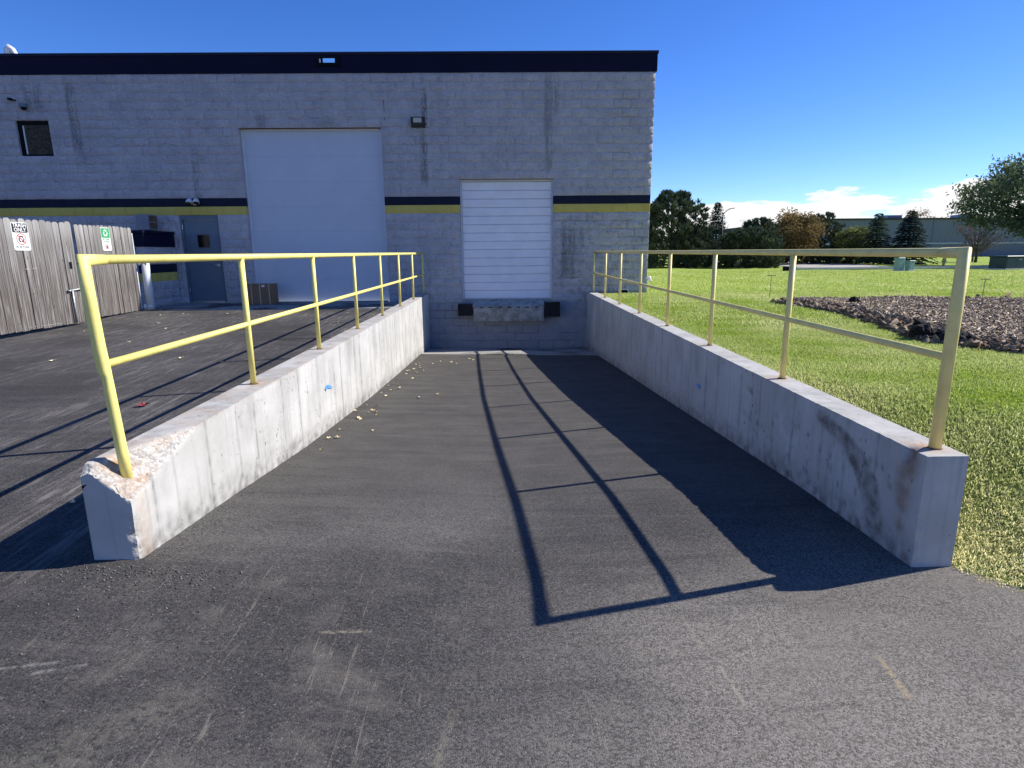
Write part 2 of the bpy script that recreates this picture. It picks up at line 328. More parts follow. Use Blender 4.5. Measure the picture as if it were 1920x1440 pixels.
M['kerb'] = simple('kerb_concrete', (0.62, 0.60, 0.55), 0.9, 0, 0.08, 2)
M['util_green'] = simple('utility_green', (0.24, 0.38, 0.33), 0.55, 0, 0.08, 3)
M['box_green'] = simple('dark_green_cabinet', (0.018, 0.050, 0.052), 0.5, 0, 0.15, 3)
M['hydrant'] = simple('hydrant_yellow', (0.62, 0.50, 0.16), 0.5, 0, 0.1, 6)
M['stake'] = simple('brown_stake', (0.27, 0.20, 0.10), 0.8, 0, 0.15, 10)
M['orange'] = simple('orange_stake', (0.60, 0.33, 0.09), 0.7, 0, 0.1, 10)
M['leaf_y'] = simple('yellow_leaf', (0.78, 0.66, 0.38), 0.7, 0, 0.2, 30)
M['leaf_r'] = simple('red_leaf', (0.30, 0.035, 0.045), 0.7, 0, 0.25, 30)
M['blue'] = simple('blue_marking_paint', (0.10, 0.30, 0.62), 0.7, 0, 0.25, 30)
M['roof_white'] = simple('white_vent_paint', (0.80, 0.80, 0.78), 0.5, 0, 0.03, 5)
M['grey_sheet'] = simple('grey_sheet_paint', (0.20, 0.22, 0.26), 0.6, 0, 0.08, 5)
M['rust'] = simple('rusty_steel', (0.16, 0.10, 0.06), 0.85, 0.2, 0.4, 12, bump=0.3)
g = G('painted_reflection_glass'); nz_ = g.noise(g.map(g.pos, (3, 3, 9), (0, 0, 0), (0, 0.5, 0)), 2.4, 6, 0.75, 1.5)
M['reflection_pane'] = g.fin(g.mix(g.rng(nz_, 0.42, 0.62), (0.010, 0.012, 0.010), (0.085, 0.058, 0.028)), 0.3, 0, 0.15)  # brown tree reflection painted into the window pane's base colour
g = G('mulch'); mu = g.xyz(g.attr('tint'))
M['mulch'] = g.fin(g.mix(mu[0], (0.115, 0.085, 0.058), (0.62, 0.51, 0.38)), 0.95, 0, 0.1)
g = G('soil'); g.bump(g.noise(g.pos, 25, 6, 0.7), 1.0, 0.05)
M['soil'] = g.fin(g.mix(g.rng(g.noise(g.pos, 9, 7, 0.75), 0.35, 0.7), (0.10, 0.068, 0.046), (0.30, 0.22, 0.155)), 0.95, 0, 0.1)
g = G('asphalt_lump'); g.bump(g.noise(g.pos, 60, 5, 0.7), 0.8, 0.02)
M['clod'] = g.fin(g.mix(g.rng(g.noise(g.pos, 30, 5, 0.7), 0.4, 0.7), (0.012, 0.011, 0.011), (0.05, 0.045, 0.042)), 0.9, 0, 0.2)
M['grass'] = mat_leaf('grass_blades', (0.31, 0.44, 0.045), (0.97, 0.90, 0.52), 0.52)
M['needle'] = mat_leaf('pine_needles', (0.022, 0.042, 0.028), (0.17, 0.21, 0.12), 0.2)
M['needle_b'] = mat_leaf('blue_spruce_needles', (0.022, 0.036, 0.032), (0.11, 0.14, 0.11), 0.2)
M['autumn'] = mat_leaf('autumn_leaves', (0.045, 0.050, 0.025), (0.42, 0.29, 0.11), 0.35)
M['rust_leaf'] = mat_leaf('rusty_leaves', (0.050, 0.026, 0.018), (0.26, 0.13, 0.065), 0.3)
M['green_leaf'] = mat_leaf('yellow_green_leaves', (0.045, 0.075, 0.020), (0.32, 0.34, 0.13), 0.4)
M['locust_leaf'] = mat_leaf('locust_leaves', (0.045, 0.080, 0.045), (0.28, 0.33, 0.16), 0.4)

# ------------------------------------------------------------------ object helpers
def link(name, me, mat=None, parent=None, kind=None):
    o = bpy.data.objects.new(name, me); COL.objects.link(o)
    if mat is not None and me is not None and hasattr(me, 'materials') and not me.materials: me.materials.append(mat)
    if parent is not None: o.parent = parent
    if kind: o['kind'] = kind
    return o
def tag(o, label, cat, group=None):
    o['label'] = label; o['category'] = cat
    if group: o['group'] = group
    return o
def empty(name, label, cat, loc=(0, 0, 0), rz=0.0, group=None):
    o = bpy.data.objects.new(name, None); COL.objects.link(o); o.location = loc; o.rotation_euler = (0, 0, rz)
    o.empty_display_size = 0.2
    return tag(o, label, cat, group)
def mesh_np(name, V, Fq, smooth=False):
    """V (n,3), Fq (m,k) faces of equal size"""
    V = np.asarray(V, np.float32); Fq = np.asarray(Fq, np.int32)
    me = bpy.data.meshes.new(name)
    me.vertices.add(len(V)); me.vertices.foreach_set('co', V.ravel())
    k = Fq.shape[1]; me.loops.add(Fq.size); me.loops.foreach_set('vertex_index', Fq.ravel())
    me.polygons.add(len(Fq)); me.polygons.foreach_set('loop_start', np.arange(len(Fq), dtype=np.int32)*k)
    if smooth: me.polygons.foreach_set('use_smooth', np.ones(len(Fq), bool))
    me.update(calc_edges=True); return me
def tint(me, vals, name='tint'):
    a = me.color_attributes.new(name, 'FLOAT_COLOR', 'POINT')
    v = np.ones((len(me.vertices), 4), np.float32); vals = np.asarray(vals, np.float32)
    if vals.ndim == 1: v[:, 0] = vals; v[:, 1] = vals; v[:, 2] = vals
    else: v[:, :vals.shape[1]] = vals
    a.data.foreach_set('color', v.ravel())
class B:
    """collects boxes, tubes and lathes into one bmesh"""
    def __init__(s): s.bm = bmesh.new()
    def box(s, x0, x1, y0, y1, z0, z1, bev=0.0):
        vs = [s.bm.verts.new((x, y, z)) for x in (x0, x1) for y in (y0, y1) for z in (z0, z1)]
        fs = []
        for a in ((0, 1, 3, 2), (4, 6, 7, 5), (0, 4, 5, 1), (2, 3, 7, 6), (0, 2, 6, 4), (1, 5, 7, 3)):
            fs.append(s.bm.faces.new([vs[i] for i in a]))
        if bev > 0:
            es = {e for f in fs for e in f.edges}
            bmesh.ops.bevel(s.bm, geom=list(es), offset=bev, segments=1, affect='EDGES', profile=0.5)
        return s
    def tube(s, pts, r, n=10, cap=True, rs=None):
        pts = [Vector(p) for p in pts]; rings = []
        up = None
        for i, p in enumerate(pts):
            d = (pts[min(i+1, len(pts)-1)] - pts[max(i-1, 0)]).normalized()
            ref = Vector((0, 0, 1)) if abs(d.z) < 0.9 else Vector((1, 0, 0))
            if up is not None and abs(up.dot(d)) < 0.95: ref = up
            a = d.cross(ref).normalized(); b = a.cross(d).normalized(); up = b
            rr = rs[i] if rs else r
            m = None
            if 0 < i < len(pts)-1:
                t0 = (p-pts[i-1]).normalized(); t1 = (pts[i+1]-p).normalized(); d = (t0+t1).normalized()
                a = d.cross(b).normalized() if abs(d.dot(b)) < 0.9 else d.cross(Vector((0, 1, 0))).normalized(); b = a.cross(d).normalized(); up = b
                if (t1-t0).length > 0.3: m = (t1-t0).normalized(); kk = 1/max(0.5, t0.dot(d))-1
            ring = []
            for k in range(n):
                v = rr*(math.cos(2*math.pi*k/n)*a + math.sin(2*math.pi*k/n)*b)
                if m is not None: v = v + m*(v.dot(m)*kk)
                ring.append(s.bm.verts.new(p+v))
            rings.append(ring)
        for i in range(len(rings)-1):
            for k in range(n):
                f = s.bm.faces.new((rings[i][k], rings[i][(k+1) % n], rings[i+1][(k+1) % n], rings[i+1][k])); f.smooth = True
        if cap:
            s.bm.faces.new(rings[0][::-1]); s.bm.faces.new(rings[-1])
        return s
    def lathe(s, prof, c=(0, 0, 0), n=16, axis='Z'):
        rings = []
        for (r, h) in prof:
            ring = []
            for k in range(n):
                a = 2*math.pi*k/n; x, y = r*math.cos(a), r*math.sin(a)
                p = (x, y, h) if axis == 'Z' else ((x, h, y) if axis == 'Y' else (h, x, y))
                ring.append(s.bm.verts.new((c[0]+p[0], c[1]+p[1], c[2]+p[2])))
            rings.append(ring)
        for i in range(len(rings)-1):
            for k in range(n):
                f = s.bm.faces.new((rings[i][k], rings[i][(k+1) % n], rings[i+1][(k+1) % n], rings[i+1][k])); f.smooth = True
        s.bm.faces.new(rings[0][::-1]); s.bm.faces.new(rings[-1]); return s
    def poly(s, pts, dvec):
        """extruded polygon"""
        d = Vector(dvec); a = [s.bm.verts.new(p) for p in pts]; b = [s.bm.verts.new(Vector(p)+d) for p in pts]
        n = len(pts); s.bm.faces.new(a); s.bm.faces.new(b[::-1])
        for i in range(n): s.bm.faces.new((a[i], b[i], b[(i+1) % n], a[(i+1) % n]))
        return s
    def done(s, name, mat, parent=None, kind=None):
        bmesh.ops.recalc_face_normals(s.bm, faces=s.bm.faces)
        me = bpy.data.meshes.new(name); s.bm.to_mesh(me); s.bm.free()
        return link(name, me, mat, parent, kind)
def lettering(name, text, size, mat, parent, loc, rot, align='CENTER', bold=0.0):
    cu = bpy.data.curves.new(name, 'FONT'); cu.body = text; cu.size = size; cu.align_x = align; cu.align_y = 'CENTER'; cu.extrude = 0.0008; cu.offset = bold
    t = bpy.data.objects.new(name+'_src', cu); COL.objects.link(t)
    dg = bpy.context.evaluated_depsgraph_get()
    me = bpy.data.meshes.new_from_object(t.evaluated_get(dg)); bpy.data.objects.remove(t); bpy.data.curves.remove(cu)
    me.materials.clear()
    o = link(name, me, mat, parent); o.location = loc; o.rotation_euler = rot; return o
ip = np.interp
def sstep(x, a, b):
    t = np.clip((np.asarray(x, float)-a)/(b-a), 0, 1); return t*t*(3-2*t)

# ------------------------------------------------------------------ levels
YF = 15.616                       # facade plane
FLOOR = -1.24
YS = [0, 2.85, 4, 5.5, 8.4, 11.2, 13.65]
def z_ramp(X, Y):
    L = ip(Y, YS, [-1.50, -1.54, -1.65, -1.81, -2.02, -2.17, -2.29])
    Mi = ip(Y, YS, [-1.64, -1.69, -1.76, -1.87, -2.07, -2.22, -2.335])
    R = ip(Y, YS, [-1.62, -1.645, -1.68, -1.78, -1.99, -2.18, -2.365])
    t = np.clip((np.asarray(X, float)+2.0)/4.2, 0, 1)
    return np.where(t < 0.45, L+(Mi-L)*(t/0.45), Mi+(R-Mi)*((t-0.45)/0.55))
def z_lot(X, Y):
    base = ip(Y, [-30, 3, 6, 10, 13.7, 15.6], [-1.52, -1.50, -1.45, -1.36, -1.25, -1.24])
    dip = -0.05*np.clip(1-np.abs(np.asarray(X, float)+2.0)/2.0, 0, 1)*np.clip((4.5-np.asarray(Y, float))/1.65, 0, 1)
    return base+dip
def z_front(X, Y):
    X = np.asarray(X, float); Y = np.asarray(Y, float)
    zl = z_lot(X, Y); zr = z_ramp(X, Y); zf = np.full_like(X+Y, -1.60)
    t2 = sstep(X, -2.6, -2.02)*(1-sstep(Y, 2.6, 3.3)); zl = zl*(1-t2)+zr*t2
    a = np.where(X < -2.0, zl, zr)
    t = sstep(X, 2.2, 4.5); return a*(1-t)+zf*t
def y_edge(X):
    return ip(X, [2.26, 2.43, 2.8, 3.5, 5, 9, 20, 60, 500], [2.76, 2.54, 2.05, 1.25, 0.0, -2.5, -6, -12, -30])
def z_lawn(X, Y):
    X = np.asarray(X, float); Y = np.asarray(Y, float)
    d = (Y-y_edge(X))*0.75
    e0 = -1.668+0.06*sstep(X, 2.2, 4.5)
    z = e0+(-1.07-e0)*sstep(d, -0.1, 2.1)
    z = z - 0.03*sstep(Y, 9, 25)
    return z + 0.012*np.sin(X*1.3+Y*0.7)*sstep(Y, 4, 8)

def grid_mesh(name, xs, ys, zf, keep=None):
    xs = np.asarray(xs); ys = np.asarray(ys); X, Y = np.meshgrid(xs, ys)
    Z = zf(X, Y); V = np.stack([X.ravel(), Y.ravel(), Z.ravel()], 1)
    nx, ny = len(xs), len(ys); i, j = np.meshgrid(np.arange(nx-1), np.arange(ny-1))
    a = (j*nx+i).ravel(); Fq = np.stack([a, a+1, a+nx+1, a+nx], 1)
    if keep is not None:
        cx = (X[:-1, :-1]+X[1:, 1:]).ravel()/2; cy = (Y[:-1, :-1]+Y[1:, 1:]).ravel()/2; Fq = Fq[keep(cx, cy)]
    return mesh_np(name, V, Fq, True)
def arr(*segs):
    out = []
    for a, b, n in segs: out += list(np.linspace(a, b, n, endpoint=False))
    out.append(segs[-1][1]); return np.array(out)

link('loading_ramp', grid_mesh('loading_ramp', arr((-2.02, 2.24, 36)), arr((2.3, 3.3, 17), (3.3, 13.68, 56)), lambda X, Y: z_ramp(X, Y)), M['asphalt'], None, 'structure')
V1 = grid_mesh('parking_lot', arr((-300, -40, 4), (-40, -6, 20), (-6, -2.02, 26), (-2.02, 2.24, 36), (2.24, 6, 14), (6, 60, 6)), arr((-200, -20, 4), (-20, -2, 10), (-2, 2.3, 40), (2.3, 3.3, 17), (3.3, 15.66, 42)), z_front,
               lambda x, y: ((x < -2.02) | (y < 2.3) | ((x > 2.24) & (y < np.maximum(y_edge(x)+0.6, 2.3)))))
link('parking_lot', V1, M['asphalt'], None, 'structure')
# lawn
def lawn_mesh():
    xs = arr((2.30, 8, 60), (8, 40, 64), (40, 120, 20), (120, 900, 8)); ts = np.concatenate([np.linspace(0, 1, 60)**1.5*14, np.linspace(15, 60, 46), np.linspace(70, 200, 10), np.array([300, 600, 1200, 1500])])
    V = []; nx = len(xs)
    for t in ts:
        y = y_edge(xs)+t; V.append(np.stack([xs, y, z_lawn(xs, y)], 1))
    V = np.concatenate(V); ny = len(ts)
    i, j = np.meshgrid(np.arange(nx-1), np.arange(ny-1)); a = (j*nx+i).ravel()
    return mesh_np('lawn', V, np.stack([a, a+1, a+nx+1, a+nx], 1), True)
link('lawn', lawn_mesh(), M['lawn'], None, 'structure')
link('field_behind_building', grid_mesh('field_behind_building', arr((-900, 2.4, 8)), arr((34, 1400, 8)), lambda X, Y: np.full_like(X, -1.12)), M['lawn'], None, 'structure')
# concrete strips by the building
def dirt_plain(me, seed=0, r=0.25):
    n = len(me.vertices); co = np.empty(n*3, np.float32); me.vertices.foreach_get('co', co); co = co.reshape(-1, 3)
    v = np.zeros((n, 3)); v[:, 0] = [max(0, mnoise.noise(Vector(c)*1.5+Vector((seed, 0, 0))))*r*2+r*0.6 for c in co]
    tint(me, v, 'dirt')
def zpad(X, Y): return ip(Y, [13.66, 15.62], [-2.318, -2.485]) - 0.018*(X+2)/4
me = grid_mesh('dock_pad', arr((-2.02, 2.24, 40)), np.concatenate([[13.661, 13.662], np.linspace(13.70, 15.64, 18)]), lambda X, Y: np.where(Y < 13.6615, zpad(X, Y)-0.10, zpad(X, Y)+0.012))
dirt_plain(me, 3, 0.8); link('concrete_pad', me, M['concrete'], None, 'structure')
me = grid_mesh('concrete_apron', arr((-8.3, -2.1, 40)), np.concatenate([[13.80, 13.801], np.linspace(13.86, 15.66, 14)]), lambda X, Y: np.where(Y < 13.8005, -1.40, -1.232+0*X))
dirt_plain(me, 9, 1.1); link('concrete_apron', me, M['concrete'], None, 'structure')

# ------------------------------------------------------------------ dock retaining walls
def seg_d(p, a, b):
    a = np.array(a, float); b = np.array(b, float); ab = b-a; t = np.clip(((p-a)@ab)/(ab@ab), 0, 1)
    return np.hypot(*(p-(a+t[:, None]*ab)).T)
def dock_wall(name, label, side):
    left = side < 0
    zt = -1.03; y0 = 2.85; y1 = 15.612; thick = 0.235 if left else 0.215
    rs = np.random.RandomState(4 if left else 9)
    seams = []; y = 3.05 if left else 3.25
    while y < 15.2: seams.append(y); y += rs.choice([0.30, 0.42, 0.60, 0.61, 0.31])+rs.uniform(-.02, .02)
    ys = set(np.round(np.concatenate([np.arange(y0, 4.6, 0.022), np.arange(4.6, y1, 0.06), [y1]]), 4))
    for s in seams:
        for d in (-0.012, -0.004, 0.004, 0.012): ys.add(round(s+d, 4))
    ys = np.array(sorted(ys)); ys = ys[np.concatenate([[True], np.diff(ys) > 0.0025])]
    zs = np.concatenate([np.linspace(-2.75, -1.8, 14, endpoint=False), np.linspace(-1.8, zt, 38)])
    us = np.linspace(0, 1, 11)
    ring = [(0.0, z) for z in zs] + [(u, zt) for u in us[1:-1]] + [(1.0, z) for z in zs[::-1]]
    ru = np.array([r[0] for r in ring]); rz = np.array([r[1] for r in ring]); nr = len(ring)
    P = []
    for y in ys: P.append(np.stack([ru, np.full(nr, y), rz], 1))
    P = np.concatenate(P); ny = len(ys)
    i, j = np.meshgrid(np.arange(nr-1), np.arange(ny-1)); a = (j*nr+i).ravel()
    Fq = np.stack([a, a+nr, a+nr+1, a+1], 1)
    # front cap
    base = len(P); nz = len(zs); nu = len(us)
    cap = np.array([(u, y0, z) for z in zs for u in us]); P = np.concatenate([P, cap])
    i, j = np.meshgrid(np.arange(nu-1), np.arange(nz-1)); a = (base+j*nu+i).ravel()
    Fq = np.concatenate([Fq, np.stack([a, a+1, a+nu+1, a+nu], 1)])
    u, Y, Z = P[:, 0], P[:, 1], P[:, 2]
    xin = (-1.91-0.006*(Y-2.85)) if left else np.full_like(Y, 2.13)
    W = np.stack([xin+side*u*thick, Y, Z], 1)
    # surface waviness, seams, edge wear
    D = np.zeros_like(W); inward = side
    nn = np.array([mnoise.noise(Vector((w[0]*3, w[1]*5, w[2]*5))) for w in W]); n2 = np.array([mnoise.noise(Vector((w[0]*9+5, w[1]*16, w[2]*16))) for w in W])
    n3 = np.array([mnoise.noise(Vector((w[0]*25+9, w[1]*38, w[2]*38))) for w in W])
    D[:, 0] += inward*(nn*0.003+n2*0.0015)*(u < 0.5)
    dirt = np.zeros((len(W), 3))
    inner = (u < 0.001)
    for s in seams:
        k = np.abs(Y-s) < 0.0055; amp = rs.uniform(0.002, 0.005)
        D[k & inner, 0] += inward*amp
        top = rs.uniform(-1.03, -1.3) if rs.rand() < .3 else zt
        wgt = np.exp(-np.abs(Y-s)/0.012)*inner*(Z < top+.01)*rs.uniform(0.55, 1.2)*(0.7+0.6*np.clip(n2, -.5, 1)); dirt[:, 0] = np.maximum(dirt[:, 0], wgt)
    e = np.hypot(u*thick, zt-Z)                     # distance from inner top edge
    ew = np.clip(1-e/0.06, 0, 1)
    en = 0.5*np.array([mnoise.noise(Vector((3.1, y*9, 0))) for y in Y]) + 0.8*np.array([mnoise.noise(Vector((7.1, y*23, 2))) for y in Y])
    wear = ew*np.clip(en+(0.15 if (not left) else 0.12), 0, 1)*np.where(Y < 4.9, 0.012, 0.006)
    D[:, 0] += inward*wear; D[:, 2] -= wear*0.8
    dirt[:, 2] = np.maximum(dirt[:, 2], np.clip(wear*60, 0, 0.8))
    # vertical front edge ragged on the left wall
    fe = np.clip(1-np.hypot(u*thick, Y-y0)/0.05, 0, 1)
    fn = np.clip(np.array([mnoise.noise(Vector((1.3, 2.2, z*14))) for z in Z])*0.7+n3*0.6+0.25, 0, 1)*(1.0 if left else 0.25)
    D[:, 0] += inward*fe*fn*0.035; D[:, 1] += fe*fn*0.04
    dirt[:, 2] = np.maximum(dirt[:, 2], np.clip(fe*fn*2.2, 0, 1))
    # bottom edge grime
    zg = z_ramp(np.where(inner, xin, xin), Y)
    gr = np.clip(1-(Z-zg)/0.20, 0, 1)*(0.7+1.0*n2)*inner
    dirt[:, 0] = np.maximum(dirt[:, 0], np.clip(gr, 0, 0.9))
    # irregular grey blotches
    bl = np.array([mnoise.noise(Vector((5, w[1]*2.1, w[2]*1.3))) for w in W])
    dirt[:, 0] = np.maximum(dirt[:, 0], np.clip((bl-0.32)*1.3, 0, 0.28))
    sk = np.array([mnoise.noise(Vector((2, w[1]*11, w[2]*0.8))) for w in W])
    dirt[:, 0] = np.maximum(dirt[:, 0], np.clip((sk-0.25)*1.0, 0, 0.30)*inner*sstep(Y, 5, 9))
    # top surface weathering
    topm = (Z > zt-0.001)
    dirt[:, 0] = np.maximum(dirt[:, 0], topm*np.clip(0.14+0.5*n2, 0, 0.5)*(1.0 if left else 0.6))
    dirt[:, 1] = np.maximum(dirt[:, 1], topm*np.clip(0.12+0.4*nn, 0, 0.3)*(1.0 if left else 0.2))
    for k in range(8):                              # rust round each post foot
        py = 3.0+1.78*k; pu = 0.5
        dd = np.hypot((u-pu)*thick, Y-py)+np.where(topm, 0, 0.1)
        dirt[:, 1] = np.maximum(dirt[:, 1], np.exp(-(dd/0.09)**2)*(0.9 if k < 2 else 0.55))
    W = W+D
    YZ = P[:, 1:3]
    if left:
        A = np.array([-1.905, 3.62, zt]); Bp = np.array([-1.905, 2.85, -1.235]); Cp = np.array([-2.115, 2.85, zt-0.02])
        nrm = np.cross(Bp-A, Cp-A); nrm /= np.linalg.norm(nrm)
        if nrm[2] < 0: nrm = -nrm
        d = (W-A)@nrm; k = d > -0.012
        rough = 0.010*n3+0.014*n2
        pull = np.where(k, np.maximum(d, 0)+np.clip(rough+0.004, 0, 1)*np.clip((d+0.012)/0.03, 0, 1), 0)
        W = W-nrm*pull[:, None]
        chip = np.clip((d+0.004)/0.02, 0, 1); dirt[:, 2] = np.maximum(dirt[:, 2], chip)
        rd = np.hypot((W[:, 0]+1.96), (W[:, 1]-2.98)*0.8); dirt[:, 1] = np.maximum(dirt[:, 1], chip*np.exp(-(rd/0.09)**2)*0.6)
        # outer front corner knocked off
        A2 = np.array([-2.145, 2.93, zt]); q = np.clip(0.05-np.hypot(W[:, 0]+2.15, W[:, 1]-2.85)+0.02*n2, 0, 1)*(Z > zt-0.09)
        W[:, 2] -= q*1.2; dirt[:, 2] = np.maximum(dirt[:, 2], np.clip(q*25, 0, 0.8))
        streak = np.exp(-((Y-2.93)/0.05)**2)*inner*(Z < -1.2)*0.35; dirt[:, 1] = np.maximum(dirt[:, 1], streak)
    else:
        dd = seg_d(YZ, (3.90, -1.10), (3.58, -1.15)); 
        for a_, b_ in (((3.58, -1.15), (3.40, -1.24)), ((3.40, -1.24), (3.28, -1.38)), ((3.28, -1.38), (3.16, -1.62))): dd = np.minimum(dd, seg_d(YZ, a_, b_))
        wd = ip(Z, [-1.62, -1.3, -1.1], [0.09, 0.11, 0.05])
        dirt[:, 0] = np.maximum(dirt[:, 0], inner*np.clip((wd-dd)/0.03, 0, 1)*(0.80+0.5*n2))
        mo = np.exp(-((Y-2.98+0.03*nn)/0.06)**2)*inner*np.clip(0.75+0.6*n2, 0, 1)*sstep(Z, -1.72, -1.2)
        dirt[:, 0] = np.maximum(dirt[:, 0], mo*0.95); dirt[:, 1] = np.maximum(dirt[:, 1], mo*0.55)
        notch = np.exp(-((Y-2.99)/0.035)**2)*np.clip(1-e/0.08, 0, 1); W[:, 0] += notch*0.04; W[:, 2] -= notch*0.02; dirt[:, 0] = np.maximum(dirt[:, 0], notch)
        for k in range(60):
            cy, cz = rs.uniform(3.0, 5.2), rs.uniform(-1.6, -1.12); dirt[:, 0] = np.maximum(dirt[:, 0], inner*np.clip(1-np.hypot(Y-cy, (Z-cz)*0.6)/rs.uniform(.010, .026), 0, 1))
    me = mesh_np(name, W, Fq, True); 
    bm = bmesh.new(); bm.from_mesh(me); bmesh.ops.recalc_face_normals(bm, faces=bm.faces); bm.to_mesh(me); bm.free()
    tint(me, np.clip(dirt, 0, 1), 'dirt')
    try: me.set_sharp_from_angle(angle=math.radians(38))
    except Exception: pass
    o = link(name, me, M['concrete']); tag(o, label, 'retaining wall'); return o
wallL = dock_wall('retaining_wall', 'pale sunlit concrete dock wall with broken corner beside the left parking lot', -1)
wallR = dock_wall('retaining_wall', 'shaded concrete dock wall with dark curved smear, beside the lawn', 1)
# blue spray marks
b = B()
pts = [(6.10, -1.40), (6.22, -1.345), (6.34, -1.37), (6.50, -1.44), (6.56, -1.485), (6.44, -1.475), (6.30, -1.43), (6.24, -1.40), (6.15, -1.45)]
b.poly([(-1.904-0.006*(p[0]-2.85), 6.33+(p[0]-6.33)*0.6, -1.415+(p[1]+1.415)*0.55) for p in pts], (0.002, 0, 0)).done('spray_mark', M['blue'], wallL)
b = B(); b.poly([(2.127, 6.42+0.06*math.cos(t)*(1+.4*math.sin(3*t)), -1.47+0.03*math.sin(t)) for t in np.linspace(0, 2*math.pi, 10, endpoint=False)], (-0.002, 0, 0)).done('spray_mark', M['blue'], wallR)

# ------------------------------------------------------------------ handrails
def handrail(name, label, left):
    root = empty(name, label, 'handrail', (-2.06 if left else 2.26, 3.0, -1.03))
    mat = M['rail_y'] if left else M['rail_p']; ox, oy, oz = root.location
    L = lambda p: (p[0]-ox, p[1]-oy, p[2]-oz)
    def x_at(y): return (-2.045-0.0035*(y-3.0)) if left else 2.26
    R = 0.0232
    zr = -0.022
    ys = [2.98+1.777*k for k in range(8)]
    for k, y in enumerate(ys):
        x = x_at(y); b = B()
        if left and k == 0:
            b.tube([L((x-.002, y+.16, zr)), L((x-.004, y, zr)), L((x-.002, y, -.20)), L((x+0.008, y, -0.45)), L((x+0.014, y+.002, -0.57)), L((x+0.022, y+.004, -0.60)), L((x+0.026, y, -0.66)), L((x+0.040, y+.002, -1.0)), L((x+0.046, y+.004, -1.16))], R, 12, rs=[.0256, .0285, .030, .030, .031, .024, .026, .027, .027])
        else:
            rr = 0.030 if k == 0 else R
            if k == 0: b.tube([L((x, y+.16, zr)), L((x, y, zr)), L((x, y, -.3)), L((x, y, -1.06))], rr, 12, rs=[.0256, .0285, .030, .030])
            else: b.tube([L((x, y, zr)), L((x, y, -1.06))], rr, 12)
        b.done('post', mat, root)
        if not (left and k == 0):
            b = B(); b.lathe([(0.036, -1.032), (0.034, -1.026), (0.026, -1.022)], L((x, y, 0)), 12).done('base_collar', M['rust'], root)
    b = B(); b.tube([L((x_at(ys[0]), ys[0]+.15, zr)), L((x_at(8), 8, zr)), L((x_at(ys[-1]), ys[-1]+.02, zr))], R+0.001, 12); b.done('top_rail', mat, root)
    b = B(); b.tube([L((x_at(ys[0]), ys[0], -0.545)), L((x_at(8), 8, -0.545)), L((x_at(ys[-1]), ys[-1], -0.545))], R-0.002, 12); b.done('mid_rail', mat, root)
    return root
handrail('handrail', 'bright yellow pipe handrail with bent end post on the sunlit left dock wall', True)
handrail('handrail', 'faded pale yellow pipe handrail on the dock wall beside the lawn', False)

# ------------------------------------------------------------------ warehouse
bld = empty('warehouse', 'grey painted split-face block warehouse with navy and yellow stripe and navy fascia', 'building', (0, YF, FLOOR))
BO = Vector((0, YF, FLOOR))
XR = 3.67; ZC0 = 0.961; CH = 0.2032; BW = 0.4064; XL = -16.6
OPEN = {'big': (-6.47, -3.0, -1.30, ZC0+10*CH), 'dock': (-1.12, 1.23, -1.30, ZC0+4*CH), 'entry': (-8.17, -7.20, -1.30, ZC0), 'window': (-11.83, -11.03, ZC0+7*CH, ZC0+11*CH)}
def rock(w, h, seed, amp, mat, deep=False):
    rs = np.random.RandomState(seed); gd = 0.020 if deep else rs.choice([0.001, 0.002, 0.003, 0.005])
    nx = max(1, int(round(w/0.11))); gx = 0.009 if deep else 0.007
    xs = np.concatenate([[0, gx], np.linspace(gx, w-gx, nx+1)[1:-1], [w-gx, w]]); zs = np.array([0, gx, h*0.35, h*0.66, h-gx, h])
    V = []; idx = {}
    for j, z in enumerate(zs):
        for i, x in enumerate(xs):
            edge = i in (0, len(xs)-1) or j in (0, len(zs)-1)
            near = i in (1, len(xs)-2) or j in (1, len(zs)-2)
            y = gd if edge else (-0.001-amp*0.16*rs.rand() if near else -amp*(0.1+rs.rand()))
            jx = 0 if (edge or near) else rs.uniform(-.015, .015)
            idx[(i, j)] = len(V); V.append((x+jx, y, z))
    Fs = []
    for j in range(len(zs)-1):
        for i in range(len(xs)-1): Fs.append((idx[i, j], idx[i+1, j], idx[i+1, j+1], idx[i, j+1]))
    n = len(V); V += [(0, .19, 0), (w, .19, 0), (w, .19, h), (0, .19, h)]
    I, J = len(xs)-1, len(zs)-1
    Fs.append(tuple([n, n+1]+[idx[i, 0] for i in range(I, -1, -1)])); Fs.append(tuple([n+2, n+3]+[idx[i, J] for i in range(0, I+1)]))
    Fs.append(tuple([n+3, n]+[idx[0, j] for j in range(0, J+1)])); Fs.append(tuple([n+1, n+2]+[idx[I, j] for j in range(J, -1, -1)]))
    me = bpy.data.meshes.new('block'); me.from_pydata(V, [], Fs); me.polygons.foreach_set('use_smooth', [True]*len(Fs))
    me.materials.append(mat); me.update()
    try: me.set_sharp_from_angle(angle=math.radians(50))
    except Exception: pass
    return me
POOL = {}
def block_mesh(w, mk, var, deep=False):
    amp = {'wall': 0.030, 'navy': 0.007, 'yellow': 0.007, 'wall_smooth': 0.002}[mk]
    key = (round(w, 3), mk, var % (12 if abs(w-BW) < 0.002 and not deep else 2), deep)
    if key not in POOL: POOL[key] = rock(w, CH, hash((round(w*1000), var)) % 99991, amp, M[mk], deep)
    return POOL[key]
cells = []
